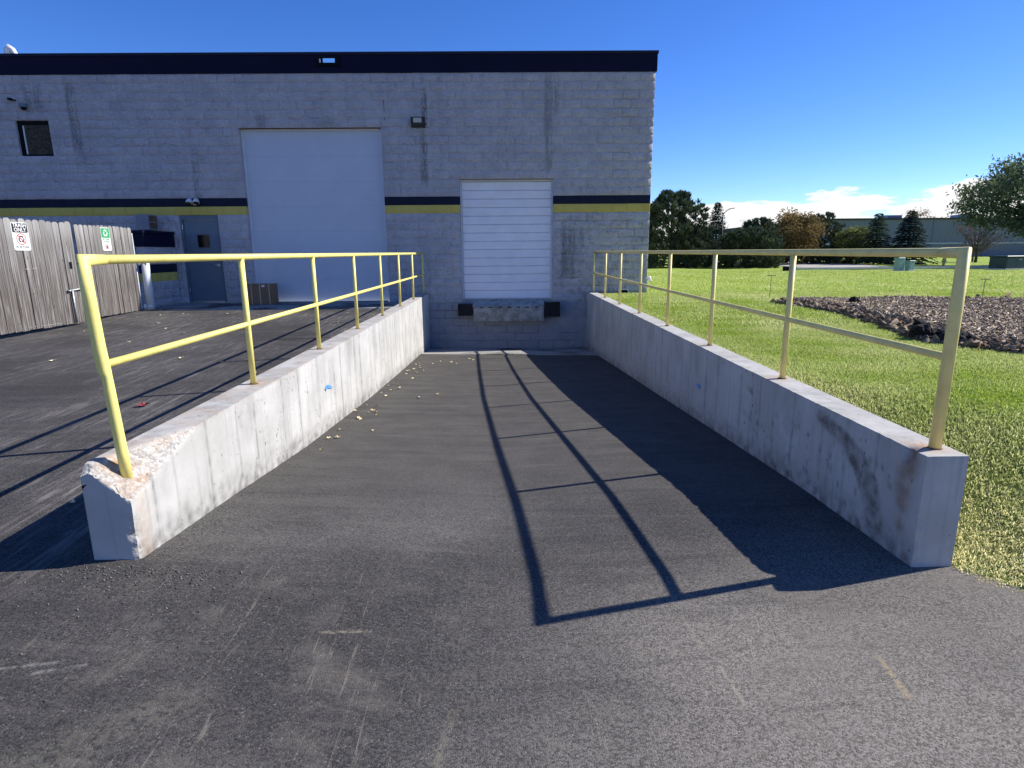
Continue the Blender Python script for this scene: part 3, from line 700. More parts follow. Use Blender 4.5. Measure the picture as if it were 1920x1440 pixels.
def add_course(k, x0, x1, opens):
    z = ZC0+k*CH; xs = x0; off = -3.0+(0.5*BW if k % 2 else 0)
    edges = [x0]+[off+BW*n for n in range(-60, 60) if x0+0.02 < off+BW*n < x1-0.02]+[x1]
    for a, bb in zip(edges[:-1], edges[1:]):
        parts = [(a, bb)]
        for (ox0, ox1, oz0, oz1) in opens:
            if z+CH*0.5 < oz0 or z+CH*0.5 > oz1: continue
            nxt = []
            for (p, q) in parts:
                if q <= ox0 or p >= ox1: nxt.append((p, q)); continue
                if p < ox0: nxt.append((p, ox0))
                if q > ox1: nxt.append((ox1, q))
            parts = nxt
        for (p, q) in parts:
            if q-p > 0.015:
                mk = 'navy' if k == 1 else ('yellow' if k == 0 else 'wall')
                cells.append((p, z, q-p, mk))
for k in range(-11, 16): add_course(k, XL, XR, list(OPEN.values()))
for k in range(-17, -11):
    n0 = len(cells); add_course(k, -2.14, 2.35, [])
    for i in range(n0, len(cells)): cells[i] = cells[i][:3]+('wall_smooth',)
cells = [(x, z, w, mk) if not (mk == 'yellow' and z < 0.7) else (x, z, w, 'wall') for (x, z, w, mk) in cells]
def proj(p):
    v = Vector(p); zc = v.dot(CF); return 960+F_PX*v.dot(CR)/zc, 720+F_PX*v.dot(CD)/zc
def visible_area(c):
    x, z, w, mk = c
    a = proj((x, YF, z)); b_ = proj((x+w, YF, z+CH))
    if not (0 < a[0] < 1920 and 0 < b_[0] < 1920 and 0 < a[1] < 1440): return 0
    return abs((b_[0]-a[0])*(b_[1]-a[1]))
# as many mid-facade blocks as allowed stay separate objects, the rest join one mesh
order = sorted(range(len(cells)), key=lambda i: -visible_area(cells[i])); single = set(order[:300])
rsb = random.Random(3)
bulk = {}
for i, (x, z, w, mk) in enumerate(cells):
    deep = mk == 'wall' and ((2.95 < x+w < 3.40 and w > .3 and rsb.random() < .55) or rsb.random() < (0.20 if (x > 1.2 and z < .9) else 0.0)) or (mk == 'wall_smooth' and rsb.random() < .3)
    me = block_mesh(w, mk, rsb.randrange(12), deep)
    jy = rsb.uniform(-0.002, 0.002)
    if i in single:
        o = link('block', me, None, bld); o.location = Vector((x, YF+jy, z))-BO
    else:
        bulk.setdefault(mk, []).append((me, x, YF+jy, z))
for mk, lst in bulk.items():
    bm = bmesh.new()
    for me, x, y, z in lst:
        n0 = len(bm.verts); bm.from_mesh(me); bm.verts.ensure_lookup_table()
        bmesh.ops.translate(bm, verts=bm.verts[n0:], vec=Vector((x, y, z))-BO)
    me = bpy.data.meshes.new('blockwork'); bm.to_mesh(me); bm.free()
    link('blockwork', me, M[mk], bld, 'stuff')
def LB(o): o.location = -BO; return o      # parts modelled in world space under the building
# body behind the blocks (openings left between the piers)
b = B()
yb0, yb1 = YF+0.185, YF+24
xs = sorted([XL-30, XR-0.012]+[v for k in ('big', 'dock', 'entry') for v in OPEN[k][:2]])
b.box(XL-30, OPEN['window'][0], yb0, yb0+.25, -2.9, 4.25); b.box(OPEN['window'][1], OPEN['entry'][0], yb0, yb0+.25, -2.9, 4.25)
b.box(OPEN['window'][0], OPEN['window'][1], yb0, yb0+.25, -2.9, OPEN['window'][2]); b.box(OPEN['window'][0], OPEN['window'][1], yb0, yb0+.25, OPEN['window'][3], 4.25)
b.box(OPEN['entry'][0], OPEN['entry'][1], yb0, yb0+.25, OPEN['entry'][3], 4.25); b.box(OPEN['entry'][1], OPEN['big'][0], yb0, yb0+.25, -2.9, 4.25)
b.box(OPEN['big'][0], OPEN['big'][1], yb0, yb0+.25, OPEN['big'][3], 4.25); b.box(OPEN['big'][1], OPEN['dock'][0], yb0, yb0+.25, -2.9, 4.25)
b.box(OPEN['dock'][0], OPEN['dock'][1], yb0, yb0+.25, OPEN['dock'][3], 4.25); b.box(OPEN['dock'][1], XR-.012, yb0, yb0+.25, -2.9, 4.25)
b.box(OPEN['dock'][0], OPEN['dock'][1], yb0, yb0+.25, -2.9, -1.28); b.box(OPEN['big'][0], OPEN['big'][1], yb0, yb0+.25, -2.9, -1.245); b.box(OPEN['entry'][0], OPEN['entry'][1], yb0, yb0+.25, -2.9, -1.245)
b.box(XR-.26, XR-.014, yb0+.252, yb1, -2.9, 4.25); b.box(XL-30, XR-.27, yb1-.25, yb1, -2.9, 4.25)
b.box(XL-46.5, XL-.01, YF, yb0-.003, -2.9, 4.21)
LB(b.done('wall', M['wall'], bld))
LB(B().box(XL-30, XR-.28, yb0+.3, yb1-.3, 4.10, 4.22).done('roof', M['far_dark'], bld))
# fascia: a folded metal board with a thin drip cap
b = B(); b.box(XL-46, XR+0.035, YF-0.030, YF+0.012, 4.213, 4.60, 0.004); b.box(XR-0.008, XR+0.034, YF+0.014, yb1, 4.213, 4.60)
LB(b.done('fascia', M['cornice'], bld))
b = B(); b.box(XL-46, XR+0.055, YF-0.048, YF+0.20, 4.603, 4.668, 0.006); b.box(XR-0.20, XR+0.054, YF+0.203, yb1, 4.603, 4.668)
LB(b.done('coping', simple('coping_metal', (0.012, 0.016, 0.038), 0.7, 0, 0.1, 3, spec=0.2), bld))
# overhead door
x0, x1, z0, z1 = OPEN['big']; z0 = FLOOR
fr = LB(B().box(x0+.003, x0+.06, YF+.11, YF+.18, z0, z1-.004, .004).box(x1-.06, x1-.003, YF+.11, YF+.18, z0, z1-.004, .004).box(x0+.062, x1-.062, YF+.11, YF+.18, z1-.055, z1-.004, .004).done('door_frame', M['white_trim'], bld))
door = LB(B().box(x0+.05, x1-.05, YF+.185, YF+.20, z0, z1).done('overhead_door', M['white_door'], bld))
n = 7; ph = (z1-.03-z0)/n
for k in range(n):
    b = B(); za = z0+k*ph
    b.box(x0+.06, x1-.06, YF+.150, YF+.183, za+.0006, za+ph-.0006, .0015)
    b.done('panel', M['white_door'], door)
LB(B().box(x0+.06, x1-.06, YF+.14, YF+.19, z0-.002, z0+.015).done('door_seal', M['black'], bld))
LB(B().box(x0, x1, YF+.003, YF+.15, z1-.006, z1+.012).done('lintel', M['rust'], bld))
# dock door
x0, x1, z0, z1 = OPEN['dock']; z0 = -1.205
LB(B().box(x0+.003, x0+.045, YF+.09, YF+.18, z0, z1-.004, .004).box(x1-.045, x1-.003, YF+.09, YF+.18, z0, z1-.004, .004).box(x0+.047, x1-.047, YF+.09, YF+.18, z1-.05, z1-.004, .004).done('door_frame', M['white_trim'], bld))
door = LB(B().box(x0+.04, x1-.04, YF+.17, YF+.185, z0, z1).done('dock_door', M['white_slat'], bld))
n = 14; ph = (z1-.05-z0-.02)/n
for k in range(n):
    za = z0+.02+k*ph; b = B()
    b.box(x0+.05, x1-.05, YF+.135, YF+.168, za+.004, za+ph-.006, .008)
    b.box(x0+.05, x1-.05, YF+.129, YF+.1345, za+ph*.47, za+ph-.016, .002)
    b.done('slat', M['white_slat'], door)
LB(B().box(x0, x1, YF+.02, YF+.30, -1.276, -1.206, .004).done('sill', M['plate'], bld))
LB(B().box(x0, x1, YF+.003, YF+.13, z1-.006, z1+.012).done('lintel', M['rust'], bld))
# entry door
x0, x1, z0, z1 = OPEN['entry']; z0 = FLOOR
b = B(); b.box(x0+.003, x0+.055, YF+.02, YF+.18, z0, z1-.003, .004).box(x1-.055, x1-.003, YF+.02, YF+.18, z0, z1-.003, .004).box(x0+.057, x1-.057, YF+.02, YF+.18, z1-.11, z1-.003, .004)
LB(b.done('door_frame', M['grey_frame'], bld))
door = LB(B().box(x0+.06, x1-.06, YF+.06, YF+.105, z0+.03, z1-.115, .003).done('entry_door', M['grey_door'], bld))
wx0, wx1, wz0, wz1 = -7.79, -7.50, 0.17, 0.48
B().box(wx0-.025, wx0, YF+.050, YF+.062, wz0-.025, wz1+.025).box(wx1, wx1+.025, YF+.050, YF+.062, wz0-.025, wz1+.025).box(wx0, wx1, YF+.050, YF+.062, wz1, wz1+.025).box(wx0, wx1, YF+.050, YF+.062, wz0-.025, wz0).done('window_frame', M['grey_frame'], door)
B().box(wx0, wx1, YF+.056, YF+.0595, wz0, wz1).done('pane', M['glass'], door)
b = B(); b.lathe([(.035, 0), (.035, .012), (.02, .018)], (-7.325, YF+.042, -.275), 14, 'Y'); b.tube([(-7.325, YF+.045, -.275), (-7.325, YF+.0, -.275), (-7.36, YF-.01, -.275), (-7.47, YF-.01, -.282)], .012, 10); b.done('handle', M['steel'], door)
B().box(x0+.07, x1-.07, YF+.045, YF+.0595, z0+.032, z0+.058).done('door_sweep', M['steel'], door)
for hz in (-.95, -.2, .62): B().box(x0+.045, x0+.062, YF+.012, YF+.020, hz, hz+.11).done('hinge', M['steel'], door)
LB(B().box(x0, x1, YF+.01, YF+.20, z0+.001, z0+.028, .004).done('threshold', M['steel'], bld))
# window
x0, x1, z0, z1 = OPEN['window']
win = LB(B().box(x0+.003, x0+.085, YF+.05, YF+.12, z0+.003, z1-.003, .004).box(x1-.05, x1-.003, YF+.05, YF+.12, z0+.003, z1-.003, .004).box(x0+.087, x1-.052, YF+.05, YF+.12, z1-.08, z1-.003, .004).box(x0+.087, x1-.052, YF+.05, YF+.12, z0+.003, z0+.05, .004).done('window', M['black'], bld))
B().box(x0+.085, x1-.05, YF+.085, YF+.092, z0+.05, z1-.08).done('pane', M['reflection_pane'], win)
B().box(x0+.10, x0+.135, YF+.075, YF+.0845, z0+.052, z1-.10).done('inner_jamb', M['pale_post'], win)
# fine vertical control joint
LB(B().box(-2.905, -2.893, YF-.006, YF+.02, ZC0+10*CH+.1, 4.2).done('control_joint', M['bronze'], bld))
# smooth painted return round the overhead door is formed by the blocks' own ends

# ------------------------------------------------------------------ dock equipment
lv = empty('dock_leveler', 'worn grey steel dock leveler plate below the white dock door', 'dock leveler', (0.08, YF-.02, -1.5))
def part(b, name, mat, root):
    o = b.done(name, mat, root); o.location = -root.location; return o
b = B(); b.poly([(-.84, YF-.005, -1.225), (-.84, YF-.26, -1.345), (-.84, YF-.26, -1.385), (-.84, YF-.005, -1.385)], (1.83, 0, 0)); part(b, 'deck_plate', M['plate'], lv)
b = B(); b.poly([(-.82, YF-.28, -1.40), (-.82, YF-.262, -1.40), (-.82, YF-.21, -1.735), (-.82, YF-.235, -1.745)], (1.80, 0, 0)); part(b, 'lip_plate', M['plate'], lv)
for k in range(8):
    xk = -.80+k*.235; part(B().tube([(xk, YF-.275, -1.385), (xk+.15, YF-.275, -1.385)], .017, 8), 'hinge_knuckle', M['plate'], lv)
part(B().tube([(-.83, YF-.275, -1.385), (.99, YF-.275, -1.385)], .009, 8), 'hinge_pin', M['black'], lv)
part(B().box(-.80, .96, YF-.20, YF-.012, -1.70, -1.392), 'backing_box', M['rust'], lv)
def bumper(label, xa, xb, za, zb):
    r = empty('dock_bumper', label, 'dock bumper', ((xa+xb)/2, YF-.02, (za+zb)/2), 0, 'rubber dock bumpers')
    n = 9; w = (xb-xa)/n
    for k in range(n):
        part(B().box(xa+k*w+.002, xa+(k+1)*w-.002, YF-.27-.006*((k*7) % 3), YF-.012, za+.004*((k*5) % 3), zb-.005*((k*3) % 2), .006), 'rubber_pad', M['rubber'], r)
    part(B().box(xa-.07, xa-.004, YF-.012, YF-.003, za-.01, zb+.01).box(xa-.014, xa-.004, YF-.22, YF-.0125, za+.02, zb-.02), 'steel_angle', M['plate'], r)
    part(B().tube([(xa-.03, YF-.21, za+.17), (xb+.02, YF-.21, za+.17)], .010, 8).lathe([(.028, 0), (.028, .018)], (xa-.032, YF-.21, za+.17), 6, 'X'), 'tie_rod', M['steel'], r)
bumper('black rubber dock bumper left of the grey leveler plate', -1.22, -.86, -1.60, -1.30)
bumper('black rubber dock bumper right of the grey leveler plate', 1.00, 1.40, -1.64, -1.27)

# ------------------------------------------------------------------ fittings on the facade
wl = empty('wall_light', 'square dark wall pack light high between the two big doors', 'wall light', (-2.08, YF, 3.09))
part(B().poly([(-2.245, YF-.012, 3.205), (-2.245, YF-.15, 3.20), (-2.245, YF-.15, 3.17), (-2.245, YF-.10, 2.99), (-2.245, YF-.012, 2.975)], (.335, 0, 0)), 'housing', M['bronze'], wl)
part(B().poly([(-2.215, YF-.154, 3.19), (-2.215, YF-.11, 3.00), (-1.94, YF-.11, 3.00), (-1.94, YF-.154, 3.19)], (0, .004, .001)), 'bezel', M['bronze'], wl)
part(B().poly([(-2.185, YF-.160, 3.175), (-2.185, YF-.128, 3.075), (-1.985, YF-.128, 3.075), (-1.985, YF-.160, 3.175)], (0, .004, .001)), 'lens', M['lens'], wl)
part(B().lathe([(.018, 0), (.018, .03)], (-1.905, YF-.06, 3.05), 10, 'X'), 'photocell', M['bronze'], wl)
fl = empty('fascia_light', 'slim rectangular light fitting with bright lens on the navy fascia', 'wall light', (-4.17, YF-.03, 4.46))
part(B().box(-4.46, -3.89, YF-.075, YF-.031, 4.36, 4.555, .006), 'housing', M['black'], fl)
part(B().poly([(-4.275, YF-.079, 4.515), (-4.275, YF-.0765, 4.425), (-3.995, YF-.0765, 4.425), (-3.995, YF-.079, 4.515)], (0, .002, 0)), 'lens', M['mirror'], fl)
part(B().box(-4.365, -4.325, YF-.080, YF-.0755, 4.425, 4.51), 'sensor_plate', M['galv'], fl)
tw = empty('twin_spotlight', 'pale twin-head emergency spotlight on the navy stripe above the entry door', 'spotlight', (-7.72, YF, 1.28))
part(B().lathe([(.055, 0), (.055, -.03), (.04, -.04)], (-7.72, YF-.012, 1.25), 14, 'Y'), 'base', M['pale_post'], tw)
for sx in (-1, 1):
    o = B().lathe([(.028, .07), (.05, .045), (.072, 0), (.078, -.055), (.070, -.058)], (0, 0, 0), 16, 'Y').done('lamp_head', M['pale_post'], tw)
    o.location = (.082*sx, -.115, .012); o.rotation_euler = (math.radians(64), 0, math.radians(14*sx))
    q = B().lathe([(.068, -.0585), (.066, -.0600)], (0, 0, 0), 16, 'Y').done('lens', M['glass'], o)
    part(B().tube([(-7.72, YF-.04, 1.25), (-7.72+.07*sx, YF-.09, 1.29)], .014, 8), 'arm', M['pale_post'], tw)
cm = empty('security_camera', 'small dark bullet camera on the block wall at upper left', 'camera', (-11.80, YF, 3.67))
part(B().tube([(-11.72, YF-.01, 3.64), (-11.76, YF-.06, 3.655)], .016, 8), 'bracket', M['black'], cm)
part(B().tube([(-11.76, YF-.06, 3.655), (-11.84, YF-.10, 3.668)], .030, 10), 'camera_body', M['black'], cm)
dm = empty('dome_camera', 'small grey dome camera box just above the black window', 'camera', (-11.52, YF, 3.50))
part(B().box(-11.61, -11.44, YF-.11, YF-.010, 3.48, 3.565, .012), 'housing', M['grey_door'], dm)
part(B().lathe([(.058, 3.478), (.055, 3.45), (.040, 3.425), (.015, 3.415)], (-11.525, YF-.06, 0), 14), 'dome', M['black'], dm)
vb = empty('wall_vent_box', 'grey sheet-metal vent box with louvred side on the wall left of the entry door', 'vent', (-8.9, YF, .79))
part(B().box(-9.02, -8.72, YF-.40, YF-.010, .60, .965, .006), 'housing', M['grey_sheet'], vb)
part(B().box(-8.719, -8.708, YF-.385, YF-.37, .62, .95).box(-8.719, -8.708, YF-.045, YF-.03, .62, .95).box(-8.719, -8.708, YF-.369, YF-.046, .935, .95).box(-8.719, -8.708, YF-.369, YF-.046, .775, .795).box(-8.719, -8.708, YF-.369, YF-.046, .62, .635), 'grille_frame', M['grey_sheet'], vb)
for za in (.64, .80):
    part(B().box(-8.719, -8.712, YF-.366, YF-.049, za, za+.13), 'grille', M['rust'], vb)
sp = empty('hose_bib', 'white hose bib sticking out at the sunlit building corner', 'tap', (3.70, YF+.3, -.70))
part(B().tube([(3.65, YF+.3, -.72), (3.78, YF+.3, -.72)], .035, 10).lathe([(.065, 0), (.075, .03), (.06, .06)], (3.77, YF+.3, -.72), 12, 'X'), 'valve', M['roof_white'], sp)
part(B().tube([(3.80, YF+.3, -.72), (3.84, YF+.3, -.76), (3.84, YF+.3, -.82)], .022, 8), 'spout', M['roof_white'], sp)
ub = empty('pipe_guard', 'low white bent pipe guard at the foot of the wall near the building corner', 'pipe', (3.1, YF-.1, -1.09))
part(B().tube([(2.93, YF-.06, -1.12), (2.93, YF-.06, -.965), (3.16, YF-.06, -.965), (3.20, YF-.10, -1.11)], .013, 8), 'bent_bar', M['roof_white'], ub)
part(B().box(2.92, 3.19, YF-.05, YF-.012, -1.10, -.995), 'vent_slot', M['black'], ub)
rv = empty('roof_vent', 'white curved roof vent peeking over the fascia at far left', 'vent', (-13.45, 18.0, 4.2))
b = B(); b.tube([(-13.5, 18, 4.1), (-13.5, 18, 5.35), (-13.49, 18, 5.47), (-13.44, 18, 5.53), (-13.36, 18, 5.48), (-13.30, 18, 5.36), (-13.29, 18, 5.2)], .1, 12, rs=[.10, .10, .09, .075, .07, .065, .06]); part(b, 'gooseneck', M['roof_white'], rv)

kp = empty('door_buzzer', 'tiny pale buzzer box on the wall between the entry door and overhead door', 'buzzer', (-7.0, YF, -.13))
part(B().box(-7.03, -6.97, YF-.055, YF-.012, -.20, -.07, .006), 'housing', M['pale_post'], kp)
part(B().lathe([(.012, 0), (.012, -.006)], (-7.0, YF-.0555, -.13), 10, 'Y'), 'button', M['bronze'], kp)
# carton by the overhead door
bx = empty('cardboard_box', 'large strapped brown cardboard box on the apron by the overhead door', 'box', (-6.13, 15.25, -1.232), math.radians(8))
B().box(-.34, .34, -.20, .20, 0, .50, .008).done('carton', M['card'], bx)
for xs_ in (-.20, .0, .22): B().box(xs_-.010, xs_+.010, -.2045, .2045, -.001, .5045).done('strap', M['strap'], bx)
B().box(.05, .12, -.2052, -.2035, .43, .475).done('shipping_label', M['sign_white'], bx)
B().box(-.345, .345, -.03, .03, .5035, .506).done('tape', M['strap'], bx)

# ------------------------------------------------------------------ trash enclosure: wing wall, post, gates, signs
ew = empty('enclosure_wall', 'short striped block wing wall with navy cap beside the entry door', 'wall', (-8.45, 14.85, FLOOR))
XW = -8.36
def rot_block(w, mk, var):
    return block_mesh(w, mk, var)
for k in range(7):
    zb = FLOOR+k*CH; mk = {3: 'yellow', 4: 'navy'}.get(k, 'wall')
    ys_ = [14.28] + [y for y in np.arange(14.28+(0.2032 if k % 2 else BW), 15.55, BW)] + [15.585]
    for a_, b_ in zip(ys_[:-1], ys_[1:]):
        if b_-a_ < .02: continue
        me = block_mesh(round(b_-a_, 3), mk, rsb.randrange(12))
        o = link('block', me, None, ew); o.rotation_euler = (0, 0, math.pi/2); o.location = Vector((XW, a_, zb))-ew.location
part(B().box(XW-.19, XW-.02, 14.285, 15.58, FLOOR-.3, FLOOR+7*CH-.004), 'core', M['wall'], ew)
part(B().box(XW-.24, XW+.03, 14.25, 15.59, FLOOR+7*CH+.002, FLOOR+7*CH+.30, .01).box(XW-.26, XW+.05, 14.23, 15.592, FLOOR+7*CH+.302, FLOOR+7*CH+.375, .01), 'cap', M['cornice'], ew)
gp = empty('gate_post', 'thick pale painted steel post at the hinge end of the wooden gate', 'post', (-8.2, 13.98, -1.26))
part(B().tube([(-8.22, 14.0, -1.35), (-8.22, 14.0, -.10)], .085, 16), 'post', M['pale_post'], gp)
part(B().lathe([(.09, -.098), (.088, -.06), (.05, -.03)], (-8.22, 14.0, 0), 14), 'cap', M['pale_post'], gp)
for hz in (-.17, -1.17): part(B().tube([(-8.36, 13.96, hz), (-8.13, 13.92, hz)], .035, 10).tube([(-8.30, 13.90, hz-.06), (-8.30, 13.90, hz+.06)], .03, 10), 'hinge', M['pale_post'], gp)
def gate(label, yA, yB, xA, xB, nb, zbot, ztop, seed):
    L = math.hypot(yB-yA, xB-xA); rz = math.atan2(yB-yA, xB-xA)
    r = empty('wooden_gate', label, 'gate', (xA, yA, zbot), rz, 'wooden gates of the trash enclosure')
    rs = random.Random(seed); w = L/nb; H = ztop-zbot
    # local: x along the leaf, y = left of it, so the side facing +X world is -y
    for k in range(nb):
        a = k*w+.004+rs.uniform(0, .003); c = (k+1)*w-.004; t = rs.uniform(-.008, .008); dz = rs.uniform(-.012, .012); cr = .032
        top = H+dz; b = B()
        b.poly([(a, -.020+t, rs.uniform(-.01, .01)), (c, -.020+t, rs.uniform(-.01, .01)), (c, -.020+t, top-cr), (c-cr, -.020+t, top), (a+cr, -.020+t, top), (a, -.020+t, top-cr)], (0, .018, 0))
        b.done('board', M['wood'], r)
    for hz in (.16, H*.52, H-.28): B().box(.02, L-.02, .004, .042, hz, hz+.09).done('rail', M['wood'], r)
    return r, L, H
# leaves stand along X = -8.4 and face +X (the sun); local -y faces +X
GL, LL_, HL = gate('left wooden gate leaf with the black and white trash sign', 9.62, 11.78, -8.40, -8.24, 15, -1.27, .615, 5)
GR, LR_, HR = gate('right wooden gate leaf with the green recycling sign, beside the pale post', 11.98, 13.86, -8.32, -8.38, 14, -1.235, .595, 8)
for r_, L_ in ((GL, LL_), (GR, LR_)):
    pass
# edge angle on the hinge side and the drop rod on the meeting side
B().box(LR_-.012, LR_+.02, -.034, .02, .01, HR-.12).done('hinge_angle', M['pale_post'], GR)
b = B(); b.tube([(LL_-.33, -.05, .62), (LL_-.04, -.05, .64), (LL_+.10, -.05, .645)], .014, 8); b.tube([(LL_-.25, -.05, .63), (LL_-.25, -.05, .02)], .016, 8); b.lathe([(.028, 0), (.028, .03)], (LL_-.32, -.05, .605), 10); b.done('drop_rod', M['galv'], GL)
B().box(LL_-.20, LL_-.13, -.030, -.0215, 1.02, 1.15).done('latch_plate', M['black'], GL)
for (a, z) in ((LL_-1.18, 1.04), (LL_-1.02, 1.05)): B().box(a, a+.10, -.0255, -.021, z, z+.008).done('nail_scratch', M['strap'], GL)
B().box(.25, 1.6, -.0245, -.0205, .04, .046).done('bottom_wire', M['galv'], GL)

def sign(name, label, leaf_root, s_mid, z_mid, w, h, kind):
    """signs hang on the boards: top-level, oriented like the leaf"""
    rz = leaf_root.rotation_euler.z; lx, ly = math.cos(rz), math.sin(rz)
    loc = Vector(leaf_root.location)+Vector((lx*s_mid, ly*s_mid, 0))+Vector((ly, -lx, 0))*.0275
    r = empty(name, label, 'sign', (loc.x, loc.y, z_mid), rz)
    def rr(w_, h_, rad, y, th, cz=0.0):
        pts = []
        for (cx, cy, a0) in ((w_/2-rad, h_/2-rad, 0), (-w_/2+rad, h_/2-rad, 90), (-w_/2+rad, -h_/2+rad, 180), (w_/2-rad, -h_/2+rad, 270)):
            for q in range(5): t = math.radians(a0+q*22.5); pts.append((cx+rad*math.cos(t), y, cz+cy+rad*math.sin(t)))
        return B().poly(pts, (0, th, 0))
    rr(w, h, .035, -.001, .003).done('plate', M['sign_white'], r)
    rot = (math.pi/2, 0, 0)
    def annulus(ro, ri, cx, cz, y, n=28):
        b = B(); A = []
        for k in range(n):
            t = 2*math.pi*k/n; A.append((b.bm.verts.new((cx+ro*math.cos(t), y, cz+ro*math.sin(t))), b.bm.verts.new((cx+ri*math.cos(t), y, cz+ri*math.sin(t)))))
        for k in range(n): b.bm.faces.new((A[k][0], A[(k+1) % n][0], A[(k+1) % n][1], A[k][1]))
        return b
    def arrows(cx, cz, R_, mat, y, nm):
        for k in range(3):
            b = B(); a0 = math.radians(90+120*k); pts_o, pts_i = [], []
            for q in range(7):
                t = a0+math.radians(48-q*13); pts_o.append((cx+R_*math.cos(t), y, cz+R_*math.sin(t))); pts_i.append((cx+R_*.62*math.cos(t), y, cz+R_*.62*math.sin(t)))
            t = a0+math.radians(-62); tip = (cx+R_*.78*math.cos(t), y, cz+R_*.78*math.sin(t))
            t2 = a0+math.radians(-30); o2 = (cx+R_*1.18*math.cos(t2), y, cz+R_*1.18*math.sin(t2)); i2 = (cx+R_*.44*math.cos(t2), y, cz+R_*.44*math.sin(t2))
            b.poly(pts_o+[o2, tip, i2]+pts_i[::-1], (0, .0008, 0)); b.done(nm, mat, r)
    if kind == 'trash':
        hh = h*.34
        rr(w-.022, hh, .018, -.0022, .001, h/2-.012-hh/2).done('header', M['sign_black'], r)
        lettering('lettering', 'TRASH', .088, M['sign_white'], r, (0, -.0034, h/2-.054), rot, bold=.0016)
        lettering('lettering', 'ONLY', .088, M['sign_white'], r, (0, -.0034, h/2-.128), rot, bold=.0016)
        arrows(0, -.045, .060, M['sign_black'], -.0026, 'recycling_arrow')
        cz = -.045; annulus(.098, .084, 0, cz, -.0036).done('prohibition_ring', M['sign_red'], r)
        b = B(); b.box(-.088, .088, -.0035, -.003, -.008, .008); o = b.done('prohibition_bar', M['sign_red'], r); o.location = (0, 0, cz); o.rotation_euler = (0, math.radians(45), 0)
        lettering('lettering', 'NO RECYCLING', .036, M['sign_black'], r, (0, -.0026, -h/2+.058), rot, bold=.0006)
    else:
        hh = h*.42
        rr(w-.022, hh, .018, -.0022, .001, h/2-.012-hh/2).done('header', M['sign_green'], r)
        arrows(0, h/2-.012-hh/2, .070, M['sign_white'], -.0034, 'recycling_arrow')
        lettering('lettering', 'RECYCLING', .042, M['sign_green'], r, (0, -.0026, -.002), rot, bold=.0006)
        lettering('lettering', 'NO TRASH', .042, M['sign_green'], r, (0, -.0026, -.052), rot, bold=.0006)
        cz = -h/2+.085; annulus(.058, .049, 0, cz, -.0036).done('prohibition_ring', M['sign_red'], r)
        b = B(); b.box(-.052, .052, -.0035, -.003, -.005, .005); o = b.done('prohibition_bar', M['sign_red'], r); o.location = (0, 0, cz); o.rotation_euler = (0, math.radians(45), 0)
        b = B(); b.poly([(-.022, -.0024, cz-.038), (.022, -.0024, cz-.038), (.028, -.0024, cz+.022), (-.028, -.0024, cz+.022)], (0, .0004, 0)); b.done('bin_symbol', M['sign_black'], r)
sign('trash_sign', 'white sign reading TRASH ONLY under a black header on the left gate leaf', GL, 1.02, .325, .33, .47, 'trash')
sign('recycling_sign', 'green and white recycling sign on the right gate leaf', GR, .93, .325, .30, .47, 'recycle')

# ------------------------------------------------------------------ fallen leaves
def leaf_mesh(seed, s):
    rs = random.Random(seed); V = [(0, 0, .004)]; n = 9
    for k in range(n):
        a = 2*math.pi*k/n; r_ = s*(.55+.5*rs.random())*(1.25 if k % 3 == 0 else .75); V.append((r_*math.cos(a)*1.25, r_*math.sin(a)*.8, .006+rs.random()*.022))
    me = bpy.data.meshes.new('leaf'); me.from_pydata(V, [], [(0, k+1, (k+1) % n+1) for k in range(n)]); me.materials.append(M['leaf_y']); return me
LM = [leaf_mesh(k, .034+.006*(k % 4)) for k in range(8)]
RL = [(-1.32, 12.53), (-1.37, 12.33), (-1.13, 12.24), (-1.0, 12.03), (-1.48, 11.97), (-1.77, 11.96), (-1.8, 11.81), (-1.66, 11.36), (-1.69, 10.82), (-1.79, 10.52), (-1.54, 11.0), (-1.6, 10.07), (-1.87, 9.29), (-1.73, 9.36), (-1.66, 9.07), (-1.76, 8.88), (-1.85, 8.62), (-1.73, 8.4), (-1.25, 8.31), (-1.02, 8.6), (-1.84, 7.64), (-1.71, 7.65), (-1.88, 7.24), (-1.71, 7.18), (-1.68, 7.3), (-1.62, 7.2), (-1.57, 7.02), (-1.75, 6.82), (-1.7, 6.75), (-1.8, 6.19), (-1.44, 6.18), (-1.73, 5.85), (-1.8, 5.81), (-1.73, 5.34), (-0.7, 12.65), (-0.79, 12.82), (-1.70, 11.62), (-1.83, 10.95), (-1.62, 10.7), (-1.75, 11.2)]
LLv = [(-7.75, 12.64), (-7.39, 12.87), (-6.75, 11.67), (-6.22, 10.97), (-7.57, 10.74), (-6.04, 9.56), (-4.48, 8.16), (-3.79, 7.86), (-6.8, 12.91), (-6.03, 13.03), (-6.15, 8.05), (-7.0, 13.1), (-2.71, 3.5), (-3.23, 11.58), (-3.04, 7.15), (-5.2, 12.6), (-5.6, 10.4)]
for i, (x, y) in enumerate(RL):
    o = link('fallen_leaf', LM[i % 8]); o.location = (x, y, float(z_front(x, y))+.002); o.rotation_euler = (0, 0, i*1.7); s_ = .5+.4*((i*37) % 10)/10; o.scale = (s_, s_, 1)
    tag(o, 'small pale yellow leaf on the ramp along the foot of the left dock wall', 'leaf', 'leaves on the loading ramp')
for i, (x, y) in enumerate(LLv):
    o = link('fallen_leaf', LM[(i*3) % 8]); o.location = (x, y, float(z_front(x, y))+.002); o.rotation_euler = (0, 0, i*2.3); o.scale = (.8, .8, 1)
    tag(o, 'small pale yellow leaf on the dark parking lot left of the yellow handrail', 'leaf', 'leaves on the parking lot')
me = LM[3].copy(); me.materials.clear(); me.materials.append(M['leaf_r'])
